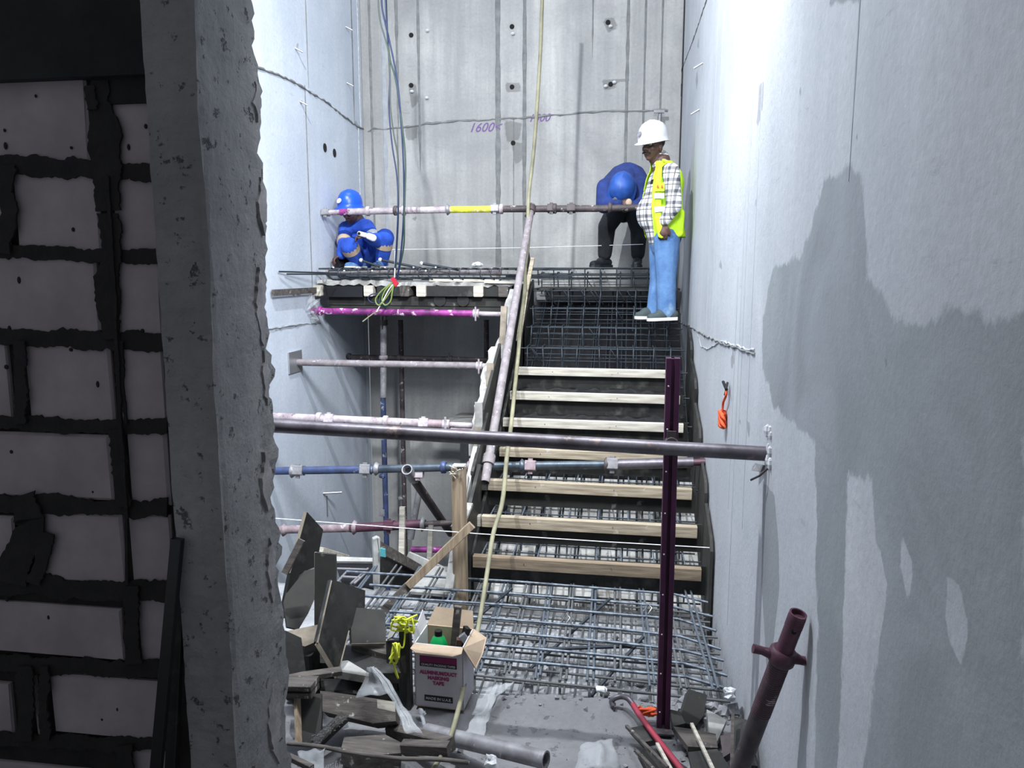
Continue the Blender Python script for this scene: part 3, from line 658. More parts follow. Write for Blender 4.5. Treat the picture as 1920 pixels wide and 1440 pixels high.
# ================================================================ LANDING PLATFORM (left) AND ITS TOP REINFORCEMENT
LF=thing('landing_formwork','timber platform of the upper landing, dusty white boards on joists and dark beams','formwork',(-1.9,7.3,1.2))
MB().box((XL+.01,6.68,1.655),(-.96,8.09,1.675)).build('deck_board','ply_l',LF)
lump_strip([(XL+.03,6.655,1.70),(-2.0,6.66,1.685),(-1.3,6.66,1.68),(-.97,6.66,1.685)],.05,.045,'ply_l','plaster_edge',LF,4)
MB().beam((-1.72,6.69,1.70),(-1.1,6.69,1.695),.06,.022).build('white_strip','timber_w',LF)
MB().beam((-1.22,6.63,1.685),(-.86,6.63,1.68),.05,.02).build('white_strip','timber_w',LF)
for (x,m) in ((-2.74,'timber_w'),(-2.26,'timber_w'),(-1.93,'timber_g'),(-1.78,'timber_w'),(-1.27,'timber_w'),(-1.05,'timber_g')):
    j=MB().beam((x,6.60,1.605),(x+.0,8.05,1.605),.085,.095).build('joist',m,LF)
MB().box((-2.19,6.63,1.56),(-1.95,6.66,1.645)).build('packer_board','ply',LF)
MB().box((-1.74,6.63,1.56),(-1.30,6.66,1.65)).build('packer_board','ply',LF)
MB().box((-1.22,6.64,1.56),(-.98,6.66,1.65)).build('packer_board','ply',LF)
MB().beam((-2.66,6.72,1.515),(-1.0,6.72,1.505),.08,.085).build('beam','ply_m',LF)
MB().beam((-2.66,6.70,1.448),(-1.0,6.70,1.438),.07,.045).build('beam','ply_m',LF)
MB().beam((-2.6,7.5,1.5),(-.95,7.5,1.5),.08,.12).build('beam','timber_g',LF)
for x in (-1.63,-1.42): MB().tube([(x,6.665,1.525),(x,6.68,1.525)],.055,16).build('damp_disc','ply',LF)
MB().box((-2.68,6.62,1.55),(-2.32,6.65,1.645)).build('packer_board','black',LF); MB().box((-2.66,6.73,1.47),(-2.4,6.76,1.56)).build('packer_board','ply',LF)
MB().beam((XL+.03,5.75,1.61),(XL+.03,6.6,1.61),.02,.05).build('wall_batten','timber_g',LF)
MB().box((-.86,7.28,1.60),(XR-.02,8.09,1.62)).build('deck_board','ply',LF)
RL=thing('landing_rebar','dark bars and links laid over the white edge of the upper landing','rebar',(-1.9,7.1,1.72))
bars(RL,[((-2.75,6.68,1.80),(-.95,6.95,1.80)),((-2.72,6.85,1.78),(-1.75,6.90,1.805)),((-2.76,6.7,1.755),(-1.0,7.05,1.75)),((-2.6,6.62,1.74),(-1.9,6.72,1.715)),((-2.7,7.5,1.80),(.1,7.5,1.80)),((-2.7,7.9,1.8),(.4,7.9,1.8)),((-2.7,7.2,1.71),(-1,7.2,1.71)),((-2.7,7.7,1.71),(.4,7.7,1.71))],.008,'rebar','bar',.006,70)
bars(RL,[((-2.35,5.95,1.80),(-2.75,6.7,1.80)),((-2.76,5.9,1.775),(-2.6,6.75,1.76)),((-2.74,6.0,1.755),(-2.45,6.7,1.75))],.007,'rebar','bar',.0,71)
for k,x in enumerate(np.arange(-2.62,-.98,.092)):
    y=6.66; rnd_=random.Random(k)
    if k%3!=2: bent(RL,[(x,y-.02,1.80),(x-.012,y-.035,1.79),(x-.018,y-.03,1.735),(x+.01,y,1.705),(x+.02,y+.3,1.70)],.0055)
    bars(RL,[((x,6.66,1.803),(x,8.05,1.80))],.006,'rebar','bar',.004,100+k)
for k,x in enumerate(np.arange(-.82,.44,.145)):
    bars(RL,[((x,7.25,1.80),(x,8.06,1.80)),((x,7.26,1.80),(x,7.26,1.64))],.006,'rebar','bar',.006,140+k)
bars(RL,[((-.95,7.26,1.80),(.42,7.26,1.805)),((-.95,7.3,1.74),(.42,7.3,1.74)),((-1.0,6.98,1.79),(-.5,7.1,1.79)),((-1.1,7.05,1.73),(-.5,7.15,1.73))],.0075,'rebar','bar',.003,190)
for (px,py,qx,qy,d) in ((677,488,712,500,7.0),(713,487,790,503,6.95),(790,494,860,506,6.9)):
    a=at(px,py,d); b=at(qx,qy,d); bars(RL,[(a,b)],.012,'rebar','bar',.0,5); MB().ell(a,(.02,.02,.02),nu=8,nv=6).build('end_cap','white',RL)
for k,x in enumerate((-2.6,-2.5,-2.38,-2.24,-2.12,-1.98,-1.86,-1.75,-1.66)):
    MB().ell((x,6.66,1.81-.03*(k%2)),(.01,.012,.009),nu=6,nv=5).build('tie_wire','white',RL)
tag(MB().tube([at(592,511,6.95),at(690,509,6.95),at(738,510,6.95)],.032,14,hollow=.8).build('steel_pipe','pipe_lilac'),'short pale pipe lying under bars on the landing near the left wall','pipe')
tag(MB().tube([at(742,510,7.0),at(940,508,7.0)],.034,14,hollow=.8).build('steel_pipe','pipe_lilac'),'pinkish grey pipe lying along the landing edge, right of the crouching worker','pipe')
p=at(900,497,7.05); mb=MB()
for k in range(5): mb.ell(p+V((random.uniform(-.05,.05),random.uniform(-.03,.03),random.uniform(0,.02))),(.035,.03,.018),nu=7,nv=5,smooth=False)
tag(mb.build('concrete_lump','seam_light'),'crumbly pale lump sitting on the pinkish pipe of the landing edge','rubble')
# ================================================================ PIPES AND ADJUSTABLE PROPS
def prop(label,segs,extras=(),cat='prop',name='scaffold_prop',group=None):
    """segs: (p,q,r,material,name); extras: (kind,point,direction,r,material)"""
    base=min((V(s_[0]) for s_ in segs),key=lambda p:p.z); T=thing(name,label,cat,base,group)
    for p,q,r,m,nm in segs: MB().tube([p,q],r,18,hollow=.82).build(nm,m,T)
    for e in extras:
        k,c,d,r,m=e[:5]; c=V(c); d=V(d).normalized(); u=d.orthogonal().normalized()
        if k=='collar': MB().tube([c-d*.018,c-d*.012,c+d*.012,c+d*.018],[r*1.12,r*1.38,r*1.38,r*1.12],16).build('collar',m,T)
        elif k=='flange': MB().tube([c-d*.012,c,c+d*.022],[r*1.1,r*1.75,r*1.1],16).build('flange',m,T)
        elif k=='wedge':
            mb=MB(); mb.beam(c-d*.035,c+d*.035,r*2.5,r*2.5,(0,.3,1)); mb.beam(c+V((0,-r*.9,-r*1.9)),c+V((0,-r*.4,r*1.9)),.012,.03,d); mb.build('clamp',m,T)
        elif k=='coupler':
            mb=MB(); mb.tube([c-d*.035,c+d*.035],r*1.35,14); s_=u*r*1.6; mb.beam(c-d*.03+s_,c+d*.03+s_,.03,.025,u); mb.build('clamp',m,T)
            mb=MB(); mb.tube([c+s_-u*.015,c+s_+u*.045],.007,8); mb.tube([c+s_+u*.025,c+s_+u*.04],.014,6,smooth=False); mb.build('bolt','rust',T)
        elif k=='nut':
            mb=MB(); mb.tube([c-d*.025,c+d*.025],r*1.5,14); mb.tube([c+V((0,-r*1.2,-.06)),c+V((0,-r*1.4,.06))],.008,8); mb.build('nut_handle',m,T)
    return T
X_=V((1,0,0))
def H(x0,y0,d0,x1,y1,d1): return at(x0,y0,d0),at(x1,y1,d1)
# guard rail over the landing
Yg=6.86; a=at(605,399,Yg); b=at(845,393,Yg); c=at(925,392,Yg); e=at(1120,391,Yg); g=at(1199,389,6.86)
prop('long splattered pipe across the shaft over the landing, one stretch painted yellow',
 [(a,at(640,398,Yg),.024,'pipe_w','inner_tube'),(at(638,398,Yg),at(653,397,Yg),.031,'pipe_mag','painted_band'),(at(652,397,Yg),b,.030,'pipe_w','outer_tube'),(b,c,.030,'pipe_yellow','yellow_tube'),(c,e,.030,'rust','outer_tube'),(e,g,.029,'rust','outer_tube')],
 [('wedge',a+X_*.03,X_,.022,'pipe_grey'),('collar',at(690,396,Yg),X_,.032,'pipe_w'),('collar',at(742,395,Yg),X_,.032,'rust'),('collar',at(757,395,Yg),X_,.032,'pipe_w'),('flange',at(839,393,Yg),X_,.030,'pipe_grey'),('wedge',at(928,392,Yg),X_,.026,'pipe_grey'),('collar',at(940,392,Yg),X_,.032,'pipe_w'),('wedge',at(1034,391,Yg),X_,.026,'rust'),('collar',at(1040,391,Yg),X_,.032,'rust'),('wedge',at(1071,391,Yg),X_,.026,'rust'),('flange',at(1143,390,Yg),X_,.030,'rust')])
# magenta prop
Ym=6.55; a=at(585,583,Ym); b=at(893,588,Ym)
prop('magenta prop jammed level under the landing edge, ending in a torn plastic wad',[(a,b,.029,'pipe_mag','outer_tube'),(b,at(958,590,Ym),.021,'pipe_w','inner_tube')],[('nut',b,X_,.026,'pipe_w'),('collar',at(600,583,Ym),X_,.03,'pipe_mag')])
rnd=random.Random(5); c=at(580,580,6.52); mb=MB()
pts=[c+V((rnd.uniform(-.045,.05),rnd.uniform(-.03,.03),z)) for z in np.linspace(-.12,.13,9)]
mb.tube(pts,[.01,.05,.03,.075,.05,.09,.06,.05,.012],7,smooth=False); tag(mb.build('plastic_wad','film'),'crumpled torn plastic wad stuffed between magenta prop and left wall','plastic')
# pale prop at mid height with a plate against the left wall
Yp=6.2; a=at(533,679,Yp); 
T=prop('pale lilac prop with a square blue-grey plate against the left wall',[(a,at(898,686,Yp),.029,'pipe_lilac','outer_tube'),(at(898,686,Yp),at(942,687,Yp),.022,'pipe_w','inner_tube')],[('nut',at(899,686,Yp),X_,.024,'pipe_w')])
MB().beam(V((XL+.008,a.y-.04,a.z-.08)),V((XL+.008,a.y-.04,a.z+.1)),.26,.012,(1,0,0)).build('end_plate','steel',T)
prop('dark thin pipe behind the pale lilac prop, further under the landing',[(at(632,668,7.4),at(940,675,7.4),.022,'rust','outer_tube')],[('collar',at(x,y,7.4),X_,.024,'rust') for x,y in ((655,668),(748,671),(845,673))]+[('wedge',at(630,666,7.4),X_,.02,'pipe_w'),('nut',at(843,673,7.4),X_,.02,'rust')],cat='pipe')
# white prop, pinkish twin behind
Yw=5.3; a=at(440,778,Yw); b=at(795,794,Yw)
prop('white plaster-caked prop just above the dark crossing pipe',[(a,b,.031,'pipe_w','outer_tube'),(b,at(838,796,Yw),.032,'pipe_pink','pink_end'),(at(838,796,Yw),at(923,800,Yw),.021,'pipe_w','inner_tube')],
 [('collar',at(598,784,Yw),X_,.031,'pipe_w'),('wedge',at(618,785,Yw),X_,.026,'pipe_w'),('collar',at(723,790,Yw),X_,.031,'pipe_w'),('wedge',at(795,793,Yw),X_,.026,'pipe_w'),('nut',at(837,796,Yw),X_,.024,'pipe_w')])
prop('thin pink pipe close behind and below the white plaster-caked prop',[(at(700,800,5.6),at(915,806,5.6),.023,'pipe_pink','tube')],cat='pipe')
# big dark pipe crossing right in front
Yd=2.8; a=at(395,792,Yd); b=at(1439,851,Yd)
T=prop('dark rusty pipe crossing the whole opening in front of the stair to the right wall',[(a,b,.0268,'pipe_steel','tube')],cat='pipe',name='steel_pipe')
# blue prop at lower-middle height
Yb=4.8; pz=lambda x,y: at(x,y,Yb)
prop('blue prop with clamps running level from behind the pillar to the stair side boards',
 [(pz(400,885),pz(700,880),.027,'pipe_blue','outer_tube'),(pz(700,880),pz(915,874),.027,'pipe_teal','outer_tube'),(pz(915,874),pz(1150,871),.027,'pipe_teal','outer_tube'),(pz(1150,871),pz(1300,867),.034,'pipe_steel','outer_tube'),(pz(1300,867),pz(1327,866),.022,'pipe_maroon','inner_tube')],
 [('flange',pz(548,883),X_,.028,'pipe_grey'),('wedge',pz(560,882),X_,.026,'pipe_grey'),('wedge',pz(686,880),X_,.026,'pipe_grey'),('flange',pz(705,879),X_,.027,'pipe_grey'),('collar',pz(832,876),X_,.03,'pipe_blue'),('coupler',pz(887,875),X_,.026,'pipe_pink'),('flange',pz(978,874),X_,.028,'pipe_teal'),('wedge',pz(995,873),X_,.026,'pipe_pink'),('wedge',pz(1148,870),X_,.028,'pipe_grey'),('flange',pz(1136,871),X_,.028,'rust')])
# sloping handrail pipe
a=at(997,385,6.74); b=at(909,905,4.68); d=(b-a).normalized()
prop('lilac pipe sloping down along the left side of the stair, open end toward the viewer',[(a,b,.030,'pipe_lilac','tube')],[('coupler',b-d*.17,d,.032,'pipe_lilac'),('coupler',a+d*.06,d,.03,'rust')],cat='pipe',name='steel_pipe')
# maroon prop low
Yl=5.35; q=lambda x,y: at(x,y,Yl)
prop('faded pink to maroon prop crossing low behind the plywood offcuts',[(q(420,996),q(657,990),.031,'pipe_pink','outer_tube'),(q(657,990),q(755,985),.034,'pipe_maroon','outer_tube'),(q(755,985),q(790,983),.036,'pipe_maroon','outer_tube'),(q(790,983),q(890,978),.022,'rust','inner_tube')],
 [('flange',q(532,994),X_,.028,'pipe_pink'),('flange',q(664,989),X_,.032,'pipe_pink'),('wedge',q(730,985),X_,.029,'pipe_maroon'),('flange',q(792,983),X_,.032,'pipe_grey')])
prop('short magenta pipe lowest behind the wooden post',[(at(772,1030,6.4),at(905,1032,6.4),.027,'pipe_mag','tube')],cat='pipe')
# verticals
Z_=V((0,0,1))
T=prop('upright prop under the landing, dusty grey above and blue below',[(at(719,592,7.0),at(719,745,7.0),.030,'pipe_grey','outer_tube'),(at(718,740,7.0),V((at(718,740,7.0).x,7.0,-2.07)),.026,'pipe_blue','inner_tube')],[('collar',at(718,892,7.0),Z_,.028,'pipe_blue'),('wedge',at(718,960,7.0),Z_,.022,'pipe_grey'),('collar',at(719,670,7.0),Z_,.03,'pipe_w'),('nut',at(719,605,7.0),Z_,.026,'rust')])
prop('dark grey upright prop behind the blue one under the landing',[(at(751,600,7.75),V((at(751,600,7.75).x,7.75,-2.07)),.026,'rust','tube')],[('flange',at(752,935,7.75),Z_,.026,'pipe_grey'),('nut',at(752,958,7.75),Z_,.022,'rust')])
prop('dark upright prop under the landing beside the stair',[(at(912,600,7.8),V((at(912,600,7.8).x,7.8,-2.07)),.026,'rust','tube')])
a=at(763,880,4.72); b=at(845,1000,5.7)
T=prop('grey brown pipe clamped to the blue prop, slanting down away with open end',[(a,at(776,898,4.86),.036,'pipe_grey','end_tube'),(at(774,896,4.84),b,.030,'rust','tube')],[('wedge',at(784,890,4.8),X_,.018,'pipe_w')],cat='pipe')
a=at(788,910,6.6); b=at(770,1010,6.6); prop('short grey pipe slanting behind the wooden post',[(a,b,.030,'pipe_grey','tube')],cat='pipe')
# deep purple channel post standing on the floor, clamped to the dark pipe
base=atz(1243,1362,.003); top=V((base.x,base.y,at(1262,671,base.y).z)); topx=at(1262,671,base.y).x
PV=thing('channel_post','deep purple steel channel post standing upright in front of the stair','prop',base)
ax=V((topx,base.y,top.z)); 
mb=MB(); n_=V((0,-1,0))
for s_ in (-1,1): mb.beam(base+V((s_*.0155,0,.004)),ax+V((s_*.0155,0,0)),.020,.046,(0,1,0))
mb.beam(base+V((0,.014,.004)),ax+V((0,.014,-.004)),.016,.018,(0,1,0)); mb.build('channel','pipe_purple',PV)
for k in range(9):
    t=.05+k*.11; c=base.lerp(ax,t)+V((-.015,-.0235,0)); MB().ell(c,(.0035,.002,.0035),nu=6,nv=4).build('splash','white',PV)
MB().box((base.x-.06,base.y-.06,0),(base.x+.06,base.y+.06,.008)).build('base_plate','pipe_steel',PV)
c=at(1262,834,2.8); CP=thing('scaffold_clamp','rusty round clamp where the purple post meets the dark pipe','clamp',c)
c=V((base.lerp(ax,(c.z-base.z)/(ax.z-base.z)).x,base.y-.032,c.z))
MB().tube([c+V((0,-.014,0)),c+V((0,.012,0))],[.022,.026],14).build('clamp_body','rust',CP); MB().tube([c+V((0,-.03,0)),c+V((0,.0,0))],.009,6,smooth=False).build('bolt','pipe_steel',CP)
MB().beam(c+V((0,0,-.045)),c+V((0,0,.045)),.034,.01,(0,1,0)).build('clamp_body','rust',CP)
# leaning prop bottom right, with cast wing nut
tp=at(1497,1150,2.05); V_=V
bt=at(1374,1475,2.18); bt=tp+(bt-tp)*((tp.z-.01)/(tp.z-bt.z)); d=(bt-tp).normalized()
LP=thing('adjustable_prop','maroon adjustable prop with a winged nut leaning against the right wall','prop',bt)
k_=.32*(tp-bt).length; m1=tp+d*.135
MB().tube([tp,m1],.0235,20,hollow=.8).build('inner_tube','pipe_maroon',LP)
MB().tube([m1,bt],.027,20,hollow=.85).build('outer_tube','rust',LP)
th=MB(); 
for k in range(26): th.tube([m1+d*(.04+k*.007),m1+d*(.0415+k*.007)],.0285,14)
for k in range(6): th.tube([tp+d*(.012+k*.006),tp+d*(.0135+k*.006)],.0245,14)
o=th.build('thread','pipe_maroon',LP); o['kind']='stuff'
hp=tp+d*.05+V((-.002,-.0235,0)); MB().tube([hp+V((0,-.001,0)),hp+V((0,.006,0))],.007,10).build('pin_hole','hole',LP)
c=m1+d*.01; u=(_r-d*_r.dot(d)).normalized(); u=(u+_f*-.15).normalized()
mb=MB(); mb.tube([c-d*.022,c-d*.014,c+d*.016,c+d*.024],[.03,.038,.037,.031],18)
mb.tube([c-u*.03,c-u*.055-d*.004,c-u*.082-d*.006],[.016,.012,.0135],10); mb.tube([c+u*.03,c+u*.05+d*.004,c+u*.075+d*.004],[.018,.013,.014],10)
mb.build('wing_nut','pipe_maroon',LP)
# timber post standing on the mat edge with nailed plate on its head
bs=at(866,1100,4.12); bs=V((at(864,1100,4.12).x,4.12,-.2)); tpz=at(864,876,4.12).z
WP=thing('timber_post','square pine post standing on the bar mat left of the stair','post',bs)
MB().beam(bs,(bs.x-.005,4.12,tpz),.075,.075,(0,1,0)).build('post','timber_v',WP)
MB().beam((bs.x-.032,4.1,tpz+.016),(bs.x+.036,4.1,tpz+.016),.05,.008).build('head_plate','seam_light',WP)
for k in range(7):
    x=bs.x+random.uniform(-.035,.035); MB().tube([(x,4.075,tpz-.03+random.uniform(-.03,.03)),(x+random.uniform(-.04,.04),4.06,tpz+random.uniform(-.03,.03))],.0035,5).build('splinter','timber_w',WP)
def stick(a,b,w,h,m,label,cat='timber',name='timber_batten',up=(0,-1,0)): return tag(MB().beam(a,b,w,h,up).build(name,m),label,cat)
stick(at(755,950,5.0),at(752,1100,4.9),.04,.03,'timber_w','thin pale batten standing upright below the slanting pipe')
stick(at(808,985,5.2),at(805,1048,5.15),.035,.025,'timber_w','short pale upright batten between thin batten and pine post')
stick(at(885,984,4.0),at(766,1098,3.95),.045,.03,'timber_v','brown batten leaning diagonally across the foot of the pine post')
stick(at(766,1098,3.97),at(720,1145,3.9),.05,.03,'timber_g','grey timber lying at the foot of the diagonal batten, over the mat')
# stringer box of the flight going down on the left
DF=thing('lower_flight_formwork','white edged stringer boards of the flight going down beside the bar mat','formwork',at(740,1100,4.4))
MB().plate(plane_at([(700,1012),(708,1008),(713,1010),(712,1098),(702,1098)],[(700,1012,4.35),(712,1098,4.35),(713,1010,4.37)]),.05).build('end_board','ply_l',DF)
MB().plate(plane_at([(711,1022),(790,1068),(792,1110),(711,1100)],[(711,1022,4.38),(790,1068,4.9),(711,1100,4.38)]),.02).build('side_board','ply',DF)
MB().plate(plane_at([(708,1010),(716,1016),(795,1062),(830,1085),(826,1092),(790,1076),(711,1036)],[(708,1010,4.36),(795,1062,4.88),(711,1036,4.36)]),.03).build('capping','timber_g',DF)
MB().plate(plane_at([(712,1028),(722,1030),(723,1045),(712,1043)],[(712,1028,4.335),(722,1030,4.335),(712,1043,4.335)]),.01).build('teal_patch','teal',DF)
MB().plate(plane_at([(766,1035),(880,1085),(880,1100),(760,1050)],[(766,1035,4.95),(880,1085,4.7),(760,1050,4.95)]),.02).build('slat','ply_l',DF)
MB().plate(plane_at([(790,1060),(900,1065),(900,1120),(760,1108)],[(790,1060,4.7),(900,1065,4.7),(760,1108,4.4)]),.02).build('dusty_board','ply_l',DF)
MB().plate(plane_at([(625,1043),(700,1046),(706,1053),(630,1052)],[(625,1043,4.75),(700,1046,4.75),(625,1052,4.7)]),.03).build('white_strip','ply_l',DF)
MB().plate(plane_at([(628,1053),(702,1056),(700,1098),(640,1090)],[(628,1053,4.72),(702,1056,4.72),(640,1090,4.5)]),.02).build('black_sheeting','black',DF)
bars(DF,[(at(*p),at(*q_)) for p,q_ in (((655,1066,4.6),(632,1092,4.4)),((690,1066,4.6),(658,1094,4.4)),((628,1066,4.55),(690,1068,4.55)),((640,1081,4.48),(676,1083,4.48)),((686,1075,4.5),(664,1094,4.4)))],.008,'pipe_grey','bar',0,3)
stick(at(600,1052,4.85),at(650,1052,5.0),.03,.03,'timber_g','grey batten end behind the plywood offcuts near the left wall',up=(0,0,1))
stick(at(601,1030,5.0),at(650,1045,5.3),.05,.035,'timber_w','pale batten with white end pointing out behind the plywood offcuts',up=(0,0,1))
MB().beam(at(566,760,8.02),at(567,760,8.02),.01,.01) 
b0=at(890,782,7.9); PB=tag(MB().plate([at(862,774,8.09),at(925,774,8.09),at(925,790,7.2),at(830,790,7.2)],.03).build('plywood_sheet','ply_l'),'pale sheet lying level on a beam deep under the landing','plywood')
# ================================================================ PEOPLE
def fuse(prims,name,m,parent,vox=.011,smooth=3,cut=None,top=False,th=0):
    """overlapping rounded forms fused into ONE continuous surface"""
    mb=MB()
    for p in prims:
        if p[0]=='c': mb.capsule(*p[1:5],flat=p[5] if len(p)>5 else None)
        else: mb.ell(p[1],p[2],p[3] if len(p)>3 else None,nu=18,nv=12)
    me=mb.mesh('tmp'); o=bpy.data.objects.new('tmp',me); COL.objects.link(o)
    r=o.modifiers.new('r','REMESH'); r.mode='VOXEL'; r.voxel_size=vox; r.use_smooth_shade=True
    if smooth: s_=o.modifiers.new('s','SMOOTH'); s_.iterations=smooth; s_.factor=.5
    dg=bpy.context.evaluated_depsgraph_get(); m2=bpy.data.meshes.new_from_object(o.evaluated_get(dg)); bpy.data.objects.remove(o)
    if cut:
        bm=bmesh.new(); bm.from_mesh(m2); bmesh.ops.delete(bm,geom=[f for f in bm.faces if cut(f.calc_center_median())],context='FACES'); bm.to_mesh(m2); bm.free()
    cs=[v.co for v in m2.vertices]; org=V(((min(c.x for c in cs)+max(c.x for c in cs))/2,(min(c.y for c in cs)+max(c.y for c in cs))/2,min(c.z for c in cs)))
    m2.transform(Matrix.Translation(-org))
    for p in m2.polygons: p.use_smooth=True
    m2.materials.append(M[m]); ob=bpy.data.objects.new(name,m2); COL.objects.link(ob)
    if th: q=ob.modifiers.new('t','SOLIDIFY'); q.thickness=th; q.offset=1
    ob.parent=parent; ob.location=org-(WORLD[parent.name] if parent else V((0,0,0))); WORLD[ob.name]=org; return ob
def hand(wr,d,palm_n,side,curl=.5,s=1.0):
    """palm, four unequal bent fingers and a thumb leaving the side of the palm"""
    d=V(d).normalized(); n=V(palm_n); n=(n-d*n.dot(d)).normalized(); w_=d.cross(n)*side; out=[]
    pe=V(wr)+d*.085*s
    out.append(('c',V(wr)+d*.015,pe-d*.02,.026*s,.034*s,(n,.45)))
    for k,(o,L) in enumerate(((-.030,.068),(-.010,.078),(.010,.073),(.029,.058))):
        a=pe-d*.012+w_*o*s; d1=(d*math.cos(curl*.7)+n*math.sin(curl*.7)); b=a+d1*L*.5*s; d2=(d*math.cos(curl*1.8)+n*math.sin(curl*1.8)); c=b+d2*L*.5*s
        out+=[('c',a,b,.0095*s,.009*s),('c',b,c,.009*s,.0075*s)]
    a=V(wr)+d*.03*s-w_*.026*s; b=a+(d*.7-w_*.6+n*.35).normalized()*.036*s; c=b+(d*.9-w_*.1+n*.4).normalized()*.03*s
    out+=[('c',a,b,.0125*s,.0105*s),('c',b,c,.0105*s,.0085*s)]; return out
def head_prims(c,f,u,s=1):
    f=V(f).normalized(); u=V(u); u=(u-f*u.dot(f)).normalized(); r=u.cross(f); R=Matrix((r,f,u)).transposed()
    g=lambda a,b,k: V(c)+(r*a+f*b+u*k)*s
    return [('e',g(0,-.01,.03),(.073*s,.092*s,.085*s),R),('e',g(0,.02,-.035),(.058*s,.068*s,.075*s),R),('c',g(0,.05,-.085),g(0,.03,-.08),.026*s,.03*s),
      ('c',g(0,.088,.008),g(0,.106,-.022),.009*s,.013*s),('c',g(-.012,.094,-.026),g(.012,.094,-.026),.011*s,.011*s),
      ('c',g(-.035,.082,.028),g(.035,.082,.028),.012*s,.012*s),('c',g(-.02,.088,-.056),g(.02,.088,-.056),.009*s,.009*s),
      ('e',g(.074,0,-.01),(.012*s,.022*s,.034*s),R),('e',g(-.074,0,-.01),(.012*s,.022*s,.034*s),R),('e',g(.034,.062,-.02),(.022*s,.022*s,.024*s),R),('e',g(-.034,.062,-.02),(.022*s,.022*s,.024*s),R)],g,R
def hard_hat(c,f,u,m,parent,s=1,nm='hard_hat',badge=None,badge_dir=None):
    f=V(f).normalized(); u=V(u); u=(u-f*u.dot(f)).normalized(); r=u.cross(f); g=lambda a,b,k: V(c)+(r*a+f*b+u*k)*s
    vs=[];fs=[];nu=28
    prof=[(1.0,.0),(.995,.03),(.95,.065),(.86,.095),(.70,.122),(.46,.14),(.2,.148)]
    for (k,h) in prof:
        for i in range(nu):
            a=2*PI*i/nu; x=math.cos(a)*.108*k; y=math.sin(a)*.132*k
            rid=.006*max(0,1-abs(x)/.02)*(h>.05); vs.append(g(x,y,h+rid))
    n=len(prof); fs=[(j*nu+i,j*nu+(i+1)%nu,(j+1)*nu+(i+1)%nu,(j+1)*nu+i) for j in range(n-1) for i in range(nu)]+[tuple(range((n-1)*nu,n*nu))]
    b0=len(vs)   # brim: narrow all round, a peak in front
    for i in range(nu):
        a=2*PI*i/nu; fr=max(0,math.sin(a))**2; e=.012+.042*fr; vs.append(g(math.cos(a)*(.108+e*.8),math.sin(a)*(.132+e),-.006-.014*fr))
    for i in range(nu):
        a=2*PI*i/nu; fr=max(0,math.sin(a))**2; e=.012+.042*fr; vs.append(g(math.cos(a)*(.108+e*.8),math.sin(a)*(.132+e),-.010-.014*fr))
    for i in range(nu):
        a=2*PI*i/nu; vs.append(g(math.cos(a)*.102,math.sin(a)*.126,-.004))
    for i in range(nu):
        j=(i+1)%nu; fs+=[(i,j,b0+j,b0+i),(b0+i,b0+j,b0+nu+j,b0+nu+i),(b0+nu+i,b0+nu+j,b0+2*nu+j,b0+2*nu+i)]
    fs.append(tuple(range(b0+2*nu,b0+3*nu)))
    o=MB().add(vs,fs,True).build(nm,m,parent)
    if badge:
        a=badge_dir; x=math.cos(a)*.108; y=math.sin(a)*.132; p=g(x*.99,y*.99,.055); q=g(x*1.03,y*1.03,.058)
        MB().tube([p,q],.026 if badge!='ring' else .022,14).build('badge','white' if badge!='ring' else 'pipe_grey',o)
    return o
def limb(pts,rs,flat=None): return [('c',pts[i],pts[i+1],rs[i],rs[i+1]) for i in range(len(pts)-1)]
def shoe(heel,toe,m,parent,sole,up=V((0,0,1)),s=1,ank=None):
    heel,toe=V(heel),V(toe); d=(toe-heel).normalized()
    pr=[('c',heel+up*.045*s,heel+d*.10+up*.05*s,.042*s,.045*s),('c',heel+d*.08+up*.04*s,toe-d*.035+up*.032*s,.046*s,.036*s,(up,.8))]
    if ank is not None: pr.append(('c',heel+d*.04+up*.05,ank,.045,.045))
    o=fuse(pr,'shoe',m,parent,.008,2); r=d.cross(up).normalized(); w_=.046*s
    prof=[(0,-.75),(.03,-1),(.5,-.85),(.72,-1.05),(.93,-.8),(1,-.3)]
    L=(toe-heel).length+.03; pl=[heel-d*.03+d*(t*L)+r*(k*w_) for t,k in prof]+[heel-d*.03+d*(t*L)+r*(-k*w_) for t,k in reversed(prof)]
    n=len(pl); MB().add([p for p in pl]+[p+up*.024 for p in pl],[tuple(range(n)),tuple(range(n,2*n))]+[(i,(i+1)%n,n+(i+1)%n,n+i) for i in range(n)]).build('sole',sole,o); return o
def face(g,R,parent,s=1,stache=True):
    for k in (-1,1):
        e=MB().ell(g(k*.03,.084,.012),(.013*s,.008*s,.008*s),R,nu=10,nv=7).build('eye','eye',parent); MB().ell(g(k*.03+.0,.0915,.012),(.0055*s,.0025,.0055*s),R,nu=8,nv=6).build('iris','hair',e)
    MB().capsule(g(-.045,.088,.034),g(-.016,.095,.036),.006,.006).build('eyebrow','hair',parent); MB().capsule(g(.045,.088,.034),g(.016,.095,.036),.006,.006).build('eyebrow','hair',parent)
    if stache:
        MB().capsule(g(0,.103,-.042),g(-.034,.088,-.054),.009,.006).capsule(g(0,.103,-.042),g(.034,.088,-.054),.009,.006).build('moustache','hair',parent)
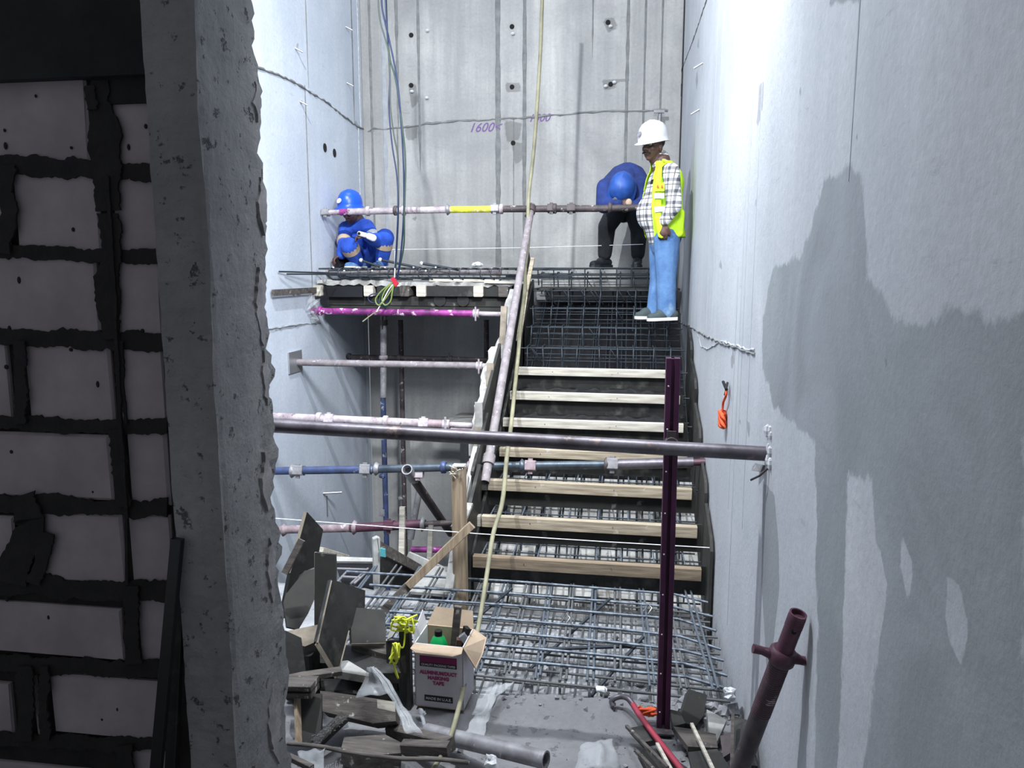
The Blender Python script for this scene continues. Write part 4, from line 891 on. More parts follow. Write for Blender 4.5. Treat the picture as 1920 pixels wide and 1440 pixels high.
# plaid shirt
s_=NT('plaid_shirt'); sx=s_.n('ShaderNodeSeparateXYZ'); s_.L(s_.tc.outputs['Object'],sx.inputs[0])
def stripe(axis,period,wd,off=0):
    v=s_.math('ADD',sx.outputs[axis],off+50); v=s_.math('MODULO',v,period); v=s_.math('SUBTRACT',v,period/2); v=s_.math('ABSOLUTE',v); return s_.math('LESS_THAN',v,wd/2)
hx=s_.math('ADD',sx.outputs[0],s_.math('MULTIPLY',sx.outputs[1],-.6))
def stripe_s(src,period,wd,off=0):
    v=s_.math('ADD',src,off+50); v=s_.math('MODULO',v,period); v=s_.math('SUBTRACT',v,period/2); v=s_.math('ABSOLUTE',v); return s_.math('LESS_THAN',v,wd/2)
c=lin((222,224,226)); k1=s_.math('MAXIMUM',stripe(2,.088,.026),stripe_s(hx,.076,.022)); k2=s_.math('MAXIMUM',stripe(2,.088,.007,.036),stripe_s(hx,.076,.007,.03))
k3=s_.math('MULTIPLY',stripe(2,.088,.026),stripe_s(hx,.076,.022))
q=s_.mix(k1,c,lin((136,136,140))); q=s_.mix(k2,q,lin((96,92,90))); q=s_.mix(k3,q,lin((74,74,80))); s_.col(q); s_.rm(.9); s_.bump(s_.noise(22,4),.5,.006); M['plaid']=s_.m

# --- standing man against the right wall
def PA(x,y,dy=0): return at(x,y,6.40+dy)
z0=at(1225,600,6.40).z
A=thing('person','man in white hard hat, plaid shirt, lime vest and jeans standing by the right wall','person',(PA(1230,600).x,6.4,z0))
ff=V((-.55,-.83,0)).normalized()       # where he looks
bf=V((-.93,-.36,0)).normalized()       # body front
lf=V((0,0,1)).cross(bf)                # his left = towards the camera
hc=PA(1224,275,.0); hp_,g,R=head_prims(hc,ff+V((0,0,-.05)),(0.06,0,1),1.0)
shL=PA(1258,322,-.15); shR=PA(1236,318,.19); nk=PA(1240,300,.02)
elL=PA(1264,385,-.22); wrL=PA(1246,418,-.22); elR=PA(1242,385,.26); wrR=PA(1222,418,.24)
pel=PA(1246,440,.02); chest=PA(1246,345,.02); belly=PA(1231,395,.02)
hiL=PA(1250,450,-.09); hiR=PA(1240,450,.10); knL=PA(1249,525,-.09); knR=PA(1236,525,.09); anL=PA(1250,583,-.09); anR=PA(1228,583,.08)
skin=hp_+[('c',hc+V((.02,.01,-.09)),nk+V((0,0,-.02)),.052,.058)]+hand(wrL+V((0,0,-.005)),(-.12,-.02,-1),(.1,.99,0),-1,.6)+hand(wrR,(-.1,0,-1),(0,-1,0),1,.6)
skin+=limb([shL,elL,wrL],[.045,.036,.027])+limb([shR,elR,wrR],[.045,.036,.027])+[('c',nk,pel,.07,.09)]+limb([hiL,knL,anL],[.07,.05,.035])+limb([hiR,knR,anR],[.07,.05,.035])
bo=fuse(skin,'body','skin',A,.0065,2); face(g,R,bo)
MB().ell(g(0,-.035,.045),(.078,.082,.075),R,nu=16,nv=10).build('hair','hair',A)
hard_hat(g(0,-.005,.045),ff+V((0,0,-.16)),(.0,0,1),'white',A,1.05,badge='ring',badge_dir=PI*.62)
tf=(bf,.72)
sh=[('c',pel+V((0,0,.0)),belly,.155,.16,(bf,.86)),('c',belly,chest,.160,.155,(bf,.82)),('c',chest,nk+V((0,0,-.045)),.15,.085,(bf,.72)),('c',shL,shR,.062,.062),('e',belly+bf*.045+V((0,0,-.02)),(.12,.12,.15))]
sh+=limb([shL,elL,wrL+V((0,0,.02))],[.070,.060,.046])+limb([shR,elR,wrR+V((0,0,.02))],[.070,.060,.046])+[('c',nk+V((0,0,-.03)),nk+V((0,0,.015)),.075,.064)]
fuse(sh,'shirt','plaid',A,.010,2)
# shirt front hanging over the belt
MB().plate([PA(1201,400,-.12),PA(1236,405,-.17),PA(1236,438,-.17),PA(1200,447,-.12)],.02)
cx,cy=nk.x,nk.y
def ctr(z): t=(z-pel.z)/(nk.z-pel.z); return pel.lerp(nk,max(0,min(1,t)))
def vcut(p):
    c=ctr(p.z); d=V((p.x-c.x,p.y-c.y,0)); a=d.normalized().dot(bf) if d.length>1e-4 else 0; sd=d.dot(lf)
    if p.z>nk.z-.015 or p.z<z0+.66: return True
    if a>.82 : return True
    zz=p.z-(shL.z-.06)
    if abs(sd)>.165 and abs(zz)<.13 and True: return True
    return False
ve=[('c',pel+V((0.01,0,-.02)),belly+V((.02,0,0)),.168,.172,(bf,.90)),('c',belly+V((.02,0,0)),chest,.172,.170,(bf,.86)),('c',chest,nk+V((0,0,-.03)),.168,.10,(bf,.80)),('c',shL-lf*.03,shR+lf*.03,.075,.075)]
vs_=fuse(ve,'safety_vest','hivis',A,.012,2,cut=vcut,th=.004)
def tape(px,w0,nm='reflective_band',m='reflect',dy=0):
    pts=[PA(x,y,-.205+dy) for x,y in px]; MB().plate(pts,.004).build(nm,m,vs_)
# vest front panel seen beside the near arm: panel, pocket, bands
pan=fuse([('c',PA(1238,312,-.19),PA(1234,350,-.215),.020,.024,((0,1,0),.4)),('c',PA(1234,350,-.215),PA(1234,410,-.225),.026,.028,((0,1,0),.4)),('c',PA(1234,410,-.225),PA(1240,440,-.215),.03,.03,((0,1,0),.4))],'vest_panel','hivis',A,.007,1)
for nm,m,px in (('reflective_band','reflect',[(1226,362),(1246,362),(1245,372),(1226,372)]),('reflective_band','reflect',[(1227,388),(1247,386),(1247,396),(1228,398)]),('pocket','hivis',[(1225,343),(1246,342),(1246,358),(1226,359)])):
    MB().plate([PA(x,y,-.245) for x,y in px],.008).build(nm,m,pan)
MB().plate([PA(x,y,-.256) for x,y in ((1231,352),(1233,345),(1236,352))],.004).plate([PA(x,y,-.256) for x,y in ((1239,352),(1241,345),(1244,352))],.004).build('emblem','rope_o',pan)
MB().plate([PA(x,y,-.23) for x,y in ((1221,337),(1226,336),(1224,345),(1218,345))],.01).build('clip_on_torch','hole',A)
hem=[('c',PA(1246,448,-.15),PA(1272,436,-.13),.035,.035,((0,1,0),.5)),('c',PA(1272,436,-.12),PA(1275,400,-.05),.04,.04,((0,1,0),.6))]
fuse(hem,'vest_hem','hivis',A,.009,1)
MB().tube([PA(1243,300,-.1),PA(1256,306,-.17),PA(1268,322,-.17),PA(1276,350,-.1),PA(1278,400,-.05)],.010,8).build('vest_piping','hivis',A)
tr=[('c',pel+V((0,0,-.02)),pel+V((0,0,-.06)),.15,.145,(bf,.78))]+limb([hiL,knL,anL+V((0,0,-.005))],[.105,.080,.074])+limb([hiR,knR,anR+V((0,0,-.005))],[.105,.078,.070])
fuse(tr,'jeans','denim',A,.010,2)
shoe(PA(1262,600,-.10)+V((0,0,-.0)),PA(1213,602,-.14),'shoe',A,'sole'); shoe(PA(1232,598,.08),PA(1190,598,.03),'shoe',A,'sole')

# --- worker bending over the guard rail
def PB_(x,y,dy=0): return at(x,y,7.55+dy)
zb0=1.815
B=thing('person','stooping worker in blue jacket and black trousers, blue hard hat hiding his face','person',(PB_(1160,490).x,7.55,zb0))
hcB=PB_(1167,360,-.50); fB=V((-.15,-.35,-.95)); uB=V((-.05,-.93,.36))
hpB,gB,RB=head_prims(hcB,fB,uB,1.0)
shl=PB_(1136,352,-.42); shr=PB_(1205,350,-.40); nkB=PB_(1168,345,-.42); pb=PB_(1180,372,.08); mid=PB_(1176,335,-.14)
ell_=PB_(1132,385,-.50); wrl=PB_(1158,382,-.62); elr=PB_(1208,380,-.46); wrr=PB_(1188,388,-.62)
hl=PB_(1158,392,.02); hr=PB_(1190,392,.06); kl=PB_(1138,425,-.08); kr=PB_(1198,432,-.02); al=PB_(1134,476,-.02); ar=PB_(1196,476,.04)
sk=hpB+[('c',hcB-fB*.02+V((0,.06,.03)),nkB,.05,.06)]+hand(wrl,(.6,-.2,.6),(0,1,.2),1,.7)+hand(wrr,(-.7,-.2,.1),(0,1,0),-1,.7)
sk+=limb([shl,ell_,wrl],[.045,.036,.027])+limb([shr,elr,wrr],[.045,.036,.027])+[('c',nkB,mid,.08,.1),('c',mid,pb,.1,.1)]+limb([hl,kl,al],[.07,.05,.035])+limb([hr,kr,ar],[.07,.05,.035])
bB=fuse(sk,'body','skin',B,.0065,2); face(gB,RB,bB,stache=False)
hard_hat(gB(0,-.005,.045),fB,uB,'blue_helmet_dusty',B,1.06,badge='ring',badge_dir=PI*.6)
jk=[('c',shl+V((.02,.06,-.02)),mid+V((-.05,0,0)),.11,.13),('c',shr+V((-.02,.06,-.02)),mid+V((.05,0,0)),.11,.13),('c',nkB+V((0,.03,-.02)),mid,.12,.14),('c',mid,pb,.15,.14),('c',shl,shr,.075,.075),('c',nkB+V((0,0,.0)),hcB+V((0,.08,-.01)),.075,.065)]+limb([shl,ell_,wrl],[.086,.072,.050])+limb([shr,elr,wrr],[.086,.070,.048])
fuse(jk,'jacket','jacket',B,.010,2)
tB=[('c',pb+V((-.03,0,0)),pb+V((-.05,0,-.10)),.13,.13,((0,1,0),.85))]+limb([hl,kl,al],[.105,.085,.068])+limb([hr,kr,ar],[.105,.082,.066])
fuse(tB,'trousers','trouser_dark',B,.010,2)
shoe(V((al.x+.03,al.y+.05,zb0)),V((al.x-.13,al.y-.12,zb0)),'boot',B,'boot',ank=al+V((0,0,.02))); shoe(V((ar.x-.0,ar.y+.06,zb0)),V((ar.x-.02,ar.y-.2,zb0)),'boot',B,'boot',ank=ar+V((0,0,.02)))
MB().ell(PB_(1179,380,-.66),(.03,.02,.035),nu=8,nv=6).build('glove','kraft',B)

# --- crouching worker at the left wall
def PC(x,y,dy=0): return at(x,y,7.25+dy)
zc0=1.80
C_=thing('person','crouching worker in bright blue coverall and blue hard hat by the left wall','person',(PC(685,495).x,7.25,zc0))
hcC=PC(658,396,-.10); fC=V((-.12,-.86,-.42)); uC=V((0,-.25,1))
hpC,gC,RC_=head_prims(hcC,fC,uC,1.0)
sl=PC(688,424,-.04); sr=PC(648,428,-.02); nkC=PC(667,412,.0); pC=PC(684,486,.22); mC=PC(676,450,.08)
el1=PC(704,452,-.20); wr1=PC(690,444,-.36); el2=PC(645,455,-.20); wr2=PC(640,478,-.22)
h1=PC(696,482,.16); h2=PC(668,482,.16); k1_=PC(722,446,-.14); k2_=PC(655,462,-.28); a1=PC(716,488,-.06); a2=PC(670,490,-.14)
sk=hpC+[('c',hcC+V((0,.04,-.05)),nkC,.05,.058)]+hand(wr2,(-.45,-.35,-.3),(.2,0,-.9),1,.8)+hand(wr1,(-.8,-.2,.1),(0,0,-1),-1,.8)
sk+=limb([sl,el1,wr1],[.045,.036,.027])+limb([sr,el2,wr2],[.045,.036,.027])+[('c',nkC,mC,.08,.1),('c',mC,pC,.1,.1)]+limb([h1,k1_,a1],[.07,.05,.035])+limb([h2,k2_,a2],[.07,.05,.035])
bC=fuse(sk,'body','skin',C_,.0065,2); face(gC,RC_,bC,stache=False)
hard_hat(gC(0,-.005,.045),fC+V((0,0,.3)),uC,'blue_helmet',C_,1.05,badge='disc',badge_dir=PI*.62)
MB().tube([gC(-.088,.01,.03),gC(-.08,.07,.035),gC(-.04,.112,.03),gC(0,.118,.036),gC(.04,.112,.03),gC(.08,.07,.035),gC(.088,.01,.03)],[.016,.02,.024,.017,.024,.02,.016],8).build('white_headband','white',C_)
cv=[('c',nkC+V((0,.02,-.06)),mC,.115,.14,((0,1,0),.8)),('c',mC,pC,.14,.15),('c',sl,sr,.066,.066),('c',nkC,nkC+V((0,0,.0)),.07,.06)]
cv+=limb([sl,el1,wr1],[.068,.062,.048])+limb([sr,el2,wr2],[.068,.060,.046])+limb([h1,k1_,a1],[.11,.088,.066])+limb([h2,k2_,a2],[.11,.086,.064])
cvo=fuse(cv,'coverall','coverall',C_,.010,2)
def cuff(a,b,t,r,m,nm): p=V(a).lerp(V(b),t); d=(V(b)-V(a)).normalized(); MB().tube([p-d*.03,p+d*.03],r,16).build(nm,m,cvo)
cuff(k1_,a1,.30,.083,'kraft','knee_band'); cuff(sr,el2,.9,.066,'kraft','sleeve_band'); cuff(k2_,a2,.15,.085,'kraft','knee_band'); cuff(sl,el1,.72,.068,'reflect','sleeve_band')
c=PC(688,442,-.44)
G=MB(); G.capsule(c+V((-.07,0,.02)),c+V((-.015,0,.005)),.022,.022,((0,1,0),.5)); G.capsule(c+V((.02,-.005,-.005)),c+V((.06,-.005,-.02)),.03,.032,((0,1,0),.5)); 
GG=tag(G.build('safety_goggles','white'),'white goggles held up in the hand of the crouching worker','goggles')
for (dx,dz,r) in ((-.07,.02,.015),(.05,-.016,.022)): MB().ell(c+V((dx,-.012,dz)),(r,.008,r*.9),nu=10,nv=6).build('lens','hole',GG)
shoe(V((a1.x,a1.y+.07,zc0)),V((a1.x-.03,a1.y-.16,zc0)),'denim',C_,'sole'); shoe(V((a2.x+.02,a2.y+.07,zc0)),V((a2.x-.06,a2.y-.15,zc0)),'denim',C_,'sole')
tag(MB().plate([at(633,483,7.05),at(640,498,7.05),at(662,498,7.15),at(652,480,7.15)],.12).build('shadow_block','black'),'dark block standing in for shadow under the hand of the crouching worker','box')  # dark block in place of the crouching worker's shadow
# ================================================================ CABLES, STRINGS
def lump(mb,c,s,flat=1):
    i0=len(mb.v); mb.ell(c,(s,s,s*flat),nu=10,nv=7,smooth=False)
    for i in range(i0,len(mb.v)):
        p=mb.v[i]; d=p-V(c); mb.v[i]=V(c)+d*(.85+.9*noise.noise(p*42+V((3,1,7))))

def cable(name,pts,r,m,label,cat='cable',par=None,n=7,sub=6):
    P=[V(p) for p in pts]; out=[]      # Catmull-Rom through the points
    Q=[P[0]*2-P[1]]+P+[P[-1]*2-P[-2]]
    for i in range(1,len(Q)-2):
        for k in range(sub):
            t=k/sub; a,b,c,d=Q[i-1],Q[i],Q[i+1],Q[i+2]
            out.append(.5*((2*b)+(c-a)*t+(2*a-5*b+4*c-d)*t*t+(3*b-a-3*c+d)*t**3))
    out.append(P[-1]); r=[r(i/(len(out)-1)) for i in range(len(out))] if callable(r) else r; o=MB().tube(out,r,n).build(name,m,par)
    return tag(o,label,cat) if label else o
def pd(lst): return [at(x,y,d) for x,y,d in lst]
CB=thing('cable_bundle','thin blue and green cables hanging down to a loose coil at the landing edge','cable',at(720,590,6.4))
cable('wire',pd([(709,-60,6.3),(709,0,6.3),(713,40,6.3),(728,95,6.3),(731,140,6.3),(732,200,6.3),(738,250,6.3),(746,300,6.3),(747,395,6.3),(744,470,6.35),(740,520,6.4),(728,560,6.45)]),.0062,'wire_k',None,par=CB)
cable('wire',pd([(714,-60,6.32),(716,10,6.32),(724,50,6.32),(733,90,6.3),(741,130,6.3),(748,180,6.3),(754,260,6.3),(757,330,6.3),(757,400,6.3),(752,470,6.35),(744,520,6.4),(730,550,6.45),(722,580,6.45)]),.0072,'wire_b',None,par=CB)
cable('wire',pd([(720,-60,6.28),(724,30,6.28),(728,90,6.3),(731,150,6.3),(729,200,6.3),(735,270,6.3),(744,330,6.3),(746,395,6.28),(742,480,6.35),(739,525,6.4)]),.0062,'wire_b',None,par=CB)
cable('wire',pd([(722,-60,6.3),(724,0,6.3),(726,60,6.3),(731,110,6.3),(742,150,6.3),(752,220,6.3),(760,300,6.28),(758,400,6.28),(757,460,6.33),(747,510,6.4),(741,530,6.4),(735,556,6.4),(727,573,6.4),(712,570,6.4),(716,550,6.4),(735,530,6.4)]),.0072,'wire_g',None,par=CB)
cable('wire',pd([(741,470,6.36),(739,525,6.38),(728,545,6.38),(706,585,6.38)]),.005,'string',None,par=CB); cable('wire',pd([(741,525,6.37),(736,545,6.37),(732,565,6.37),(722,572,6.37),(716,562,6.37),(722,545,6.37),(734,532,6.37)]),.006,'wire_y',None,par=CB)
cable('wire',pd([(742,525,6.39),(731,548,6.37),(712,572,6.37),(704,562,6.37),(716,545,6.37),(738,528,6.37)]),.006,'wire_y',None,par=CB); cable('wire',pd([(720,560,6.4),(700,568,6.4),(690,560,6.4),(697,552,6.4),(715,550,6.4)]),.005,'wire_b',None,par=CB)
cable('wire',pd([(712,583,6.38),(700,588,6.38),(680,603,6.36)]),.006,'hose',None,par=CB)
MB().plate([at(732,522,6.36),(at(738,519,6.36)),at(747,532,6.36),at(741,538,6.36)],.02).build('red_tape','tape',CB)
cable('hose',pd([(1019,-60,6.9),(1016,20,6.9),(1013,100,6.9),(1007,200,6.85),(1000,290,6.8),(992,360,6.7),(990,405,6.6),(991,450,6.5),(985,500,6.4),(984,545,6.2),(976,610,5.9),(972,660,5.7),(966,720,5.4),(958,800,5.0),(950,860,4.55),(942,940,4.2),(925,1000,4.0),(914,1070,3.8),(903,1140,3.6),(892,1200,3.35),(878,1250,3.05),(862,1320,2.72),(845,1380,2.52),(826,1420,2.4),(806,1450,2.34)]),lambda t:.0155-.0075*max(0,(t-.45)/.55),'hose','long pale khaki cable dropping from above and over the stair to the box in front',n=10)
cable('string',[at(300,955,4.0),at(900,1001,4.08),at(1331,1027,4.16)],.0028,'string','white setting-out string stretched low across the first steps','string',n=5,sub=2)
cable('string',[at(700,469,7.45),at(740,468,7.45),at(1000,464,7.45),at(1206,458,7.45)],.003,'string','white string stretched over the landing behind the cables','string',n=5,sub=2)
# items on the right wall
p=atx(1359,722,XR-.012); OR=thing('orange_cord_roll','wound orange cord hanging from a nail on the right wall','cord',atx(1354,802,XR-.02))
mb=MB(); c0=atx(1354,772,XR-.022); c1=atx(1354,800,XR-.022)
pts=[c0.lerp(c1,k/60)+V((.012*math.cos(k*1.3),.045*math.sin(k*1.3),0)) for k in range(61)]
mb.tube(pts,.009,6); mb.build('winding','rope_o',OR); cable('cord',[atx(1354,772,XR-.022),atx(1356,755,XR-.02),atx(1361,742,XR-.02),atx(1362,728,XR-.015)],.006,'rope_o',None,par=OR)
MB().tube([atx(1356,716,XR-.02),atx(1362,730,XR-.018),atx(1360,740,XR-.018)],.008,6).tube([atx(1364,718,XR-.01),atx(1361,730,XR-.03)],.006,6).build('hook','hole',OR)
q0=atx(1441,850,XR)
PK=thing('broken_pocket','crumbly pale pocket in the right wall where the dark pipe ends, wire sticking out','patch',atx(1436,880,XR-.01))
rnd=random.Random(4); mb=MB()
for k in range(22):
    x=1440+rnd.uniform(-7,5); y=800+rnd.uniform(0,85); s__=rnd.uniform(.006,.02); mb.ell(atx(x,y,XR-.003),(s__*.6,s__*.8,s__*1.3),nu=6,nv=4,smooth=False)
o=mb.build('plaster_crumbs','seam_light',PK); o['kind']='stuff'
MB().plate([atx(1414,868,XR-.02),atx(1432,872,XR-.005),atx(1426,884,XR-.012),atx(1408,882,XR-.03)],.006).build('scrap','pipe_grey',PK)
MB().tube([atx(1440,878,XR-.005),atx(1424,892,XR-.03),atx(1408,900,XR-.05)],.004,6).build('tie_wire','rust',PK)
MB().tube([at(1232,209,8.0),at(1240,209,8.0)],.05,8).build; FL=thing('round_bracket','small steel bracket sticking out of the back wall above the white hard hat','bracket',at(1236,225,8.05))
MB().beam(at(1226,209,7.98),at(1246,209,7.98),.02,.03).build('top_plate','pipe_grey',FL); MB().tube([at(1238,211,8.0),at(1236,232,8.0)],.018,8).build('stem','pipe_grey',FL); MB().tube([at(1236,222,8.0),at(1236,222,8.1)],.012,8).build('stem','rust',FL)
PKB=thing('pink_packet','hot pink and white packet wedged beside the sloping handrail pipe','packet',at(930,725,5.75))
MB().plate([at(922,692,5.75),at(940,692,5.75),at(934,724,5.75),at(921,722,5.75)],.02).build('packet','white',PKB); MB().plate([at(928,695,5.74),at(939,695,5.74),at(935,722,5.74),at(925,718,5.74)],.008).build('label','pinkbox',PKB)
MB().plate([at(916,722,5.73),at(926,722,5.73),at(925,731,5.73),at(912,742,5.73)],.012).build('torn_flap','white',PKB)

# ================================================================ FOREGROUND LEFT: offcuts, box, rope
def board(px,ref,th,m,label,cat='plywood',name='plywood_offcut',edge=None):
    pts=plane_at(px,ref); o=MB().plate(pts,th).build(name,m); tag(o,label,cat)
    if edge:
        for i in edge:
            a,b=pts[i],pts[(i+1)%len(pts)]; n_=(pts[1]-pts[0]).cross(pts[2]-pts[0]).normalized()
            if n_.dot(pts[0]-EYE)<0: n_=-n_
            MB().beam(a+n_*th*.5,b+n_*th*.5,th*.25,th*.9,n_).build('pale_edge','ply_edge',o)
    return o
board([(576,960),(606,993),(600,1025),(594,1062),(562,1075),(535,1160),(532,1140),(545,1075)],[(576,960,3.35),(606,993,3.45),(535,1160,3.2)],.02,'ply','dark plywood offcut standing highest, pointed top, beside the pillar',edge=(7,))
board([(545,1075),(592,1066),(600,1100),(578,1150),(560,1180),(538,1175),(532,1130)],[(545,1075,3.28),(592,1066,3.36),(538,1175,3.12)],.02,'ply_m','streaked dark plywood leaning just under the pointed offcut',edge=())
stick(at(566,1012,3.2),at(534,1075,3.15),.03,.02,'timber_g','grey strip leaning against the pointed offcut and the pillar')
board([(590,1036),(628,1040),(629,1066),(628,1093),(618,1093),(618,1290),(590,1290)],[(590,1036,3.12),(628,1040,3.12),(590,1290,3.0)],.02,'ply_m','narrow grey plywood piece standing between the two largest offcuts',edge=(6,))
board([(622,1086),(640,1092),(685,1107),(684,1142),(655,1180),(633,1265),(596,1202)],[(622,1086,2.95),(685,1107,3.15),(633,1265,2.75)],.02,'ply','large dark plywood offcut with pale left edge tipped in the middle of the pile',edge=(6,5,4))
board([(655,1138),(722,1144),(724,1205),(660,1206)],[(655,1138,3.02),(722,1144,3.12),(660,1206,2.9)],.02,'ply_m','square stained plywood offcut facing forward beside the yellow rope',edge=(2,))
board([(535,1184),(596,1171),(600,1200),(572,1212),(540,1205)],[(535,1184,2.85),(596,1171,2.95),(540,1205,2.8)],.025,'ply_edge','grey top of a board lying against the pillar under the tall offcuts')
stick(at(566,1218,2.86),V((at(566,1218,2.86).x,2.86,.01)),.12,.1,'ply','dark upright timber end under the grey board against the pillar',name='timber_block')
board([(535,1182),(565,1196),(574,1262),(572,1275),(538,1273)],[(535,1182,2.7),(565,1196,2.72),(538,1273,2.62)],.03,'ply','dark rounded scrap standing against the pillar above the stacked battens')
stick(at(540,1272,2.62),at(640,1258,2.72),.02,.04,'timber_g','thin dark strip leaning under the large tipped offcut')
for k,(y,l) in enumerate(((1281,'upper of two short pale battens stacked against the pillar'),(1294,'lower of two short pale battens stacked against the pillar'))):
    stick(at(525,y,2.55),at(591,y+1,2.55),.08,.020,'timber_g',l,up=(0,0,1))
board([(552,1303),(603,1300),(603,1340),(600,1395),(560,1396)],[(552,1303,2.58),(603,1300,2.6),(560,1396,2.46)],.03,'ply_m','upright mottled plywood block below the two stacked battens')
stick(at(557,1300,2.55),at(560,1396,2.44),.012,.03,'timber_v','thin reddish strip standing at the edge of the mottled plywood block')
b=board([(600,1295),(640,1300),(705,1310),(742,1316),(742,1352),(700,1356),(605,1334)],[(600,1295,2.62),(742,1316,2.62),(605,1334,2.57)],.09,'timber_g','thick dark timber lying crosswise with a pale sawn end','timber','timber_beam')
MB().plate(plane_at([(707,1312),(740,1316),(742,1352),(708,1354)],[(707,1312,2.612),(740,1316,2.612),(708,1354,2.575)]),.006).build('pale_end','timber_w',b)
board([(634,1240),(652,1238),(692,1262),(690,1268),(630,1258)],[(634,1240,2.86),(692,1262,2.8),(630,1258,2.78)],.03,'ply_l','white topped slab end lying under the large tipped offcut','timber','timber_block')
board([(640,1210),(700,1215),(738,1228),(752,1262),(700,1262),(634,1238)],[(640,1210,3.0),(738,1228,2.98),(634,1238,2.9)],.05,'ply','dark board lying behind the white topped slab end')
board([(660,1206),(724,1206),(735,1230),(706,1222)],[(660,1206,2.98),(724,1206,3.05),(706,1222,2.95)],.04,'timber_g','dusty timber top under the square stained offcut','timber','timber_block')
# dark gap-filling stack of formwork timbers at the back of the pile
for k,(x0,x1,y,d,l) in enumerate(((540,735,1350,2.85,'lowest dark timber at the back of the pile'),(545,760,1300,2.95,'dark timber in the middle of the back of the pile'),(560,735,1245,3.05,'highest dark timber at the back of the pile, behind the tipped offcut'))):
    a=at(x0,y,d); b2=at(x1,y+4,d); stick(a,b2,.16,.12,'ply',l,name='timber_beam',up=(0,0,1))
stick(at(738,1200,2.98),at(742,1335,2.88),.05,.06,'ply','black upright timber under the yellow rope, left of two')
BP=stick(at(760,1175,2.95),at(763,1332,2.86),.045,.045,'ply','black upright timber wrapped with the top loops of yellow rope',name='timber_post')
board([(737,1168),(745,1160),(752,1168),(735,1194),(725,1200)],[(737,1168,2.98),(752,1168,2.98),(725,1200,2.94)],.015,'ply_l','small white wedge beside the head of the roped timber','timber','timber_wedge')
def tangle(c,r,n,seed,sx=1,sz=1):
    rnd=random.Random(seed); return [V(c)+V((rnd.uniform(-r,r)*sx,rnd.uniform(-r,r)*.5,rnd.uniform(-r,r)*sz)) for _ in range(n)]
YR=thing('yellow_rope','tangled yellow rope looped over the black upright timbers','rope',at(745,1250,2.86))
cable('strand',tangle(at(757,1170,2.90),.05,26,3,1.2,.7)+tangle(at(766,1182,2.9),.035,6,6),.0038,'rope_y',None,par=YR,n=6)
cable('strand',[at(760,1175,2.9),at(756,1214,2.88),at(740,1206,2.87)]+tangle(at(740,1225,2.86),.036,22,4,.6,1.6)+[at(740,1250,2.86),at(747,1272,2.86),at(742,1262,2.86),at(739,1245,2.86)],.004,'rope_y',None,par=YR,n=6)
# cardboard box
bz=0.012
c00=atz(779,1322,bz); w_=.205; dpt=.17; hb=.272; ang=math.radians(-3)
ux=V((math.cos(ang),math.sin(ang),0)); uy=V((-math.sin(ang),math.cos(ang),0)); 
c00=V((c00.x,c00.y,bz)); BX=thing('cardboard_box','open white cardboard carton with magenta lettering standing among the debris','box',c00+ux*w_/2+uy*dpt/2)
P=lambda a,b,h: c00+ux*a+uy*b+V((0,0,h))
def wallp(a,b,nm,m,par=BX,t=.004):
    (a0,b0),(a1,b1)=a,b; d=(P(a1,b1,0)-P(a0,b0,0)).normalized(); n=d.cross(V((0,0,1)))
    return MB().add([P(a0,b0,0),P(a1,b1,0),P(a1,b1,hb),P(a0,b0,hb)]+[q_-n*t for q_ in (P(a0,b0,0),P(a1,b1,0),P(a1,b1,hb),P(a0,b0,hb))],[(0,1,2,3),(4,5,6,7),(0,1,5,4),(1,2,6,5),(2,3,7,6),(3,0,4,7)]).build(nm,m,par)
fp=wallp((0,0),(w_,0),'front_panel','card'); wallp((w_,0),(w_,dpt),'side_panel','card'); wallp((w_,dpt),(0,dpt),'back_panel','kraft'); wallp((0,dpt),(0,0),'side_panel','card')
MB().plate([P(0,0,.002),P(w_,0,.002),P(w_,dpt,.002),P(0,dpt,.002)],.004).build('bottom','kraft',BX)
def flap(q,nm,m='kraft'): MB().plate(q,.004).build(nm,m,BX)
flap([P(0,0,hb),P(w_,0,hb),P(w_+.004,-.04,hb-.006),P(w_-.03,-.052,hb-.014),P(.02,-.05,hb-.014),P(-.004,-.038,hb-.004)],'front_flap')
flap([P(0,dpt,hb),P(w_,dpt,hb),P(w_-.01,dpt+.03,hb+.065),P(.03,dpt+.03,hb+.07)],'back_flap')
flap([P(0,0,hb),P(0,dpt,hb),P(-.02,dpt+.01,hb+.06),P(-.012,.03,hb+.03)],'side_flap','card')
flap([P(w_,0,hb),P(w_,dpt,hb),P(w_+.06,dpt-.01,hb-.03),P(w_+.062,dpt*.5,hb-.06),P(w_+.05,.01,hb-.09)],'side_flap')
def onfront(a,h,e=.0045): return P(a,-e,h)
MFr=lambda a,h: Matrix.Translation(P(a,-.002,h))@Matrix.Rotation(ang,4,'Z')@RF
MB().plate([P(.022,-.0012,.222),P(.178,-.0012,.222),P(.178,-.0012,.192),P(.022,-.0012,.192)],.001).build('plum_band','ink_p',fp)
MB().plate([P(.022,-.0014,.194),P(.178,-.0014,.194),P(.178,-.0014,.176),P(.022,-.0014,.176)],.001).build('black_band','ink_k',fp)
MB().plate([P(.04,-.0014,.052),P(.16,-.0014,.052),P(.16,-.0014,.026),P(.04,-.0014,.026)],.001).build('black_band','ink_k',fp)
text('QUALITY PACKING TAPES',.0125,MFr(.1,.181),'card',fp,sx=.98,bold=.0002); text('ALUMINIUM/DUCT',.021,MFr(.1,.144),'ink_m',fp,bold=.0009,sx=.88); text('MASKING',.021,MFr(.1,.122),'ink_m',fp,bold=.0009); text('TAPE',.021,MFr(.1,.100),'ink_m',fp,bold=.0009); text('MADE IN U.A.E.',.016,MFr(.1,.033),'card',fp,bold=.0003)
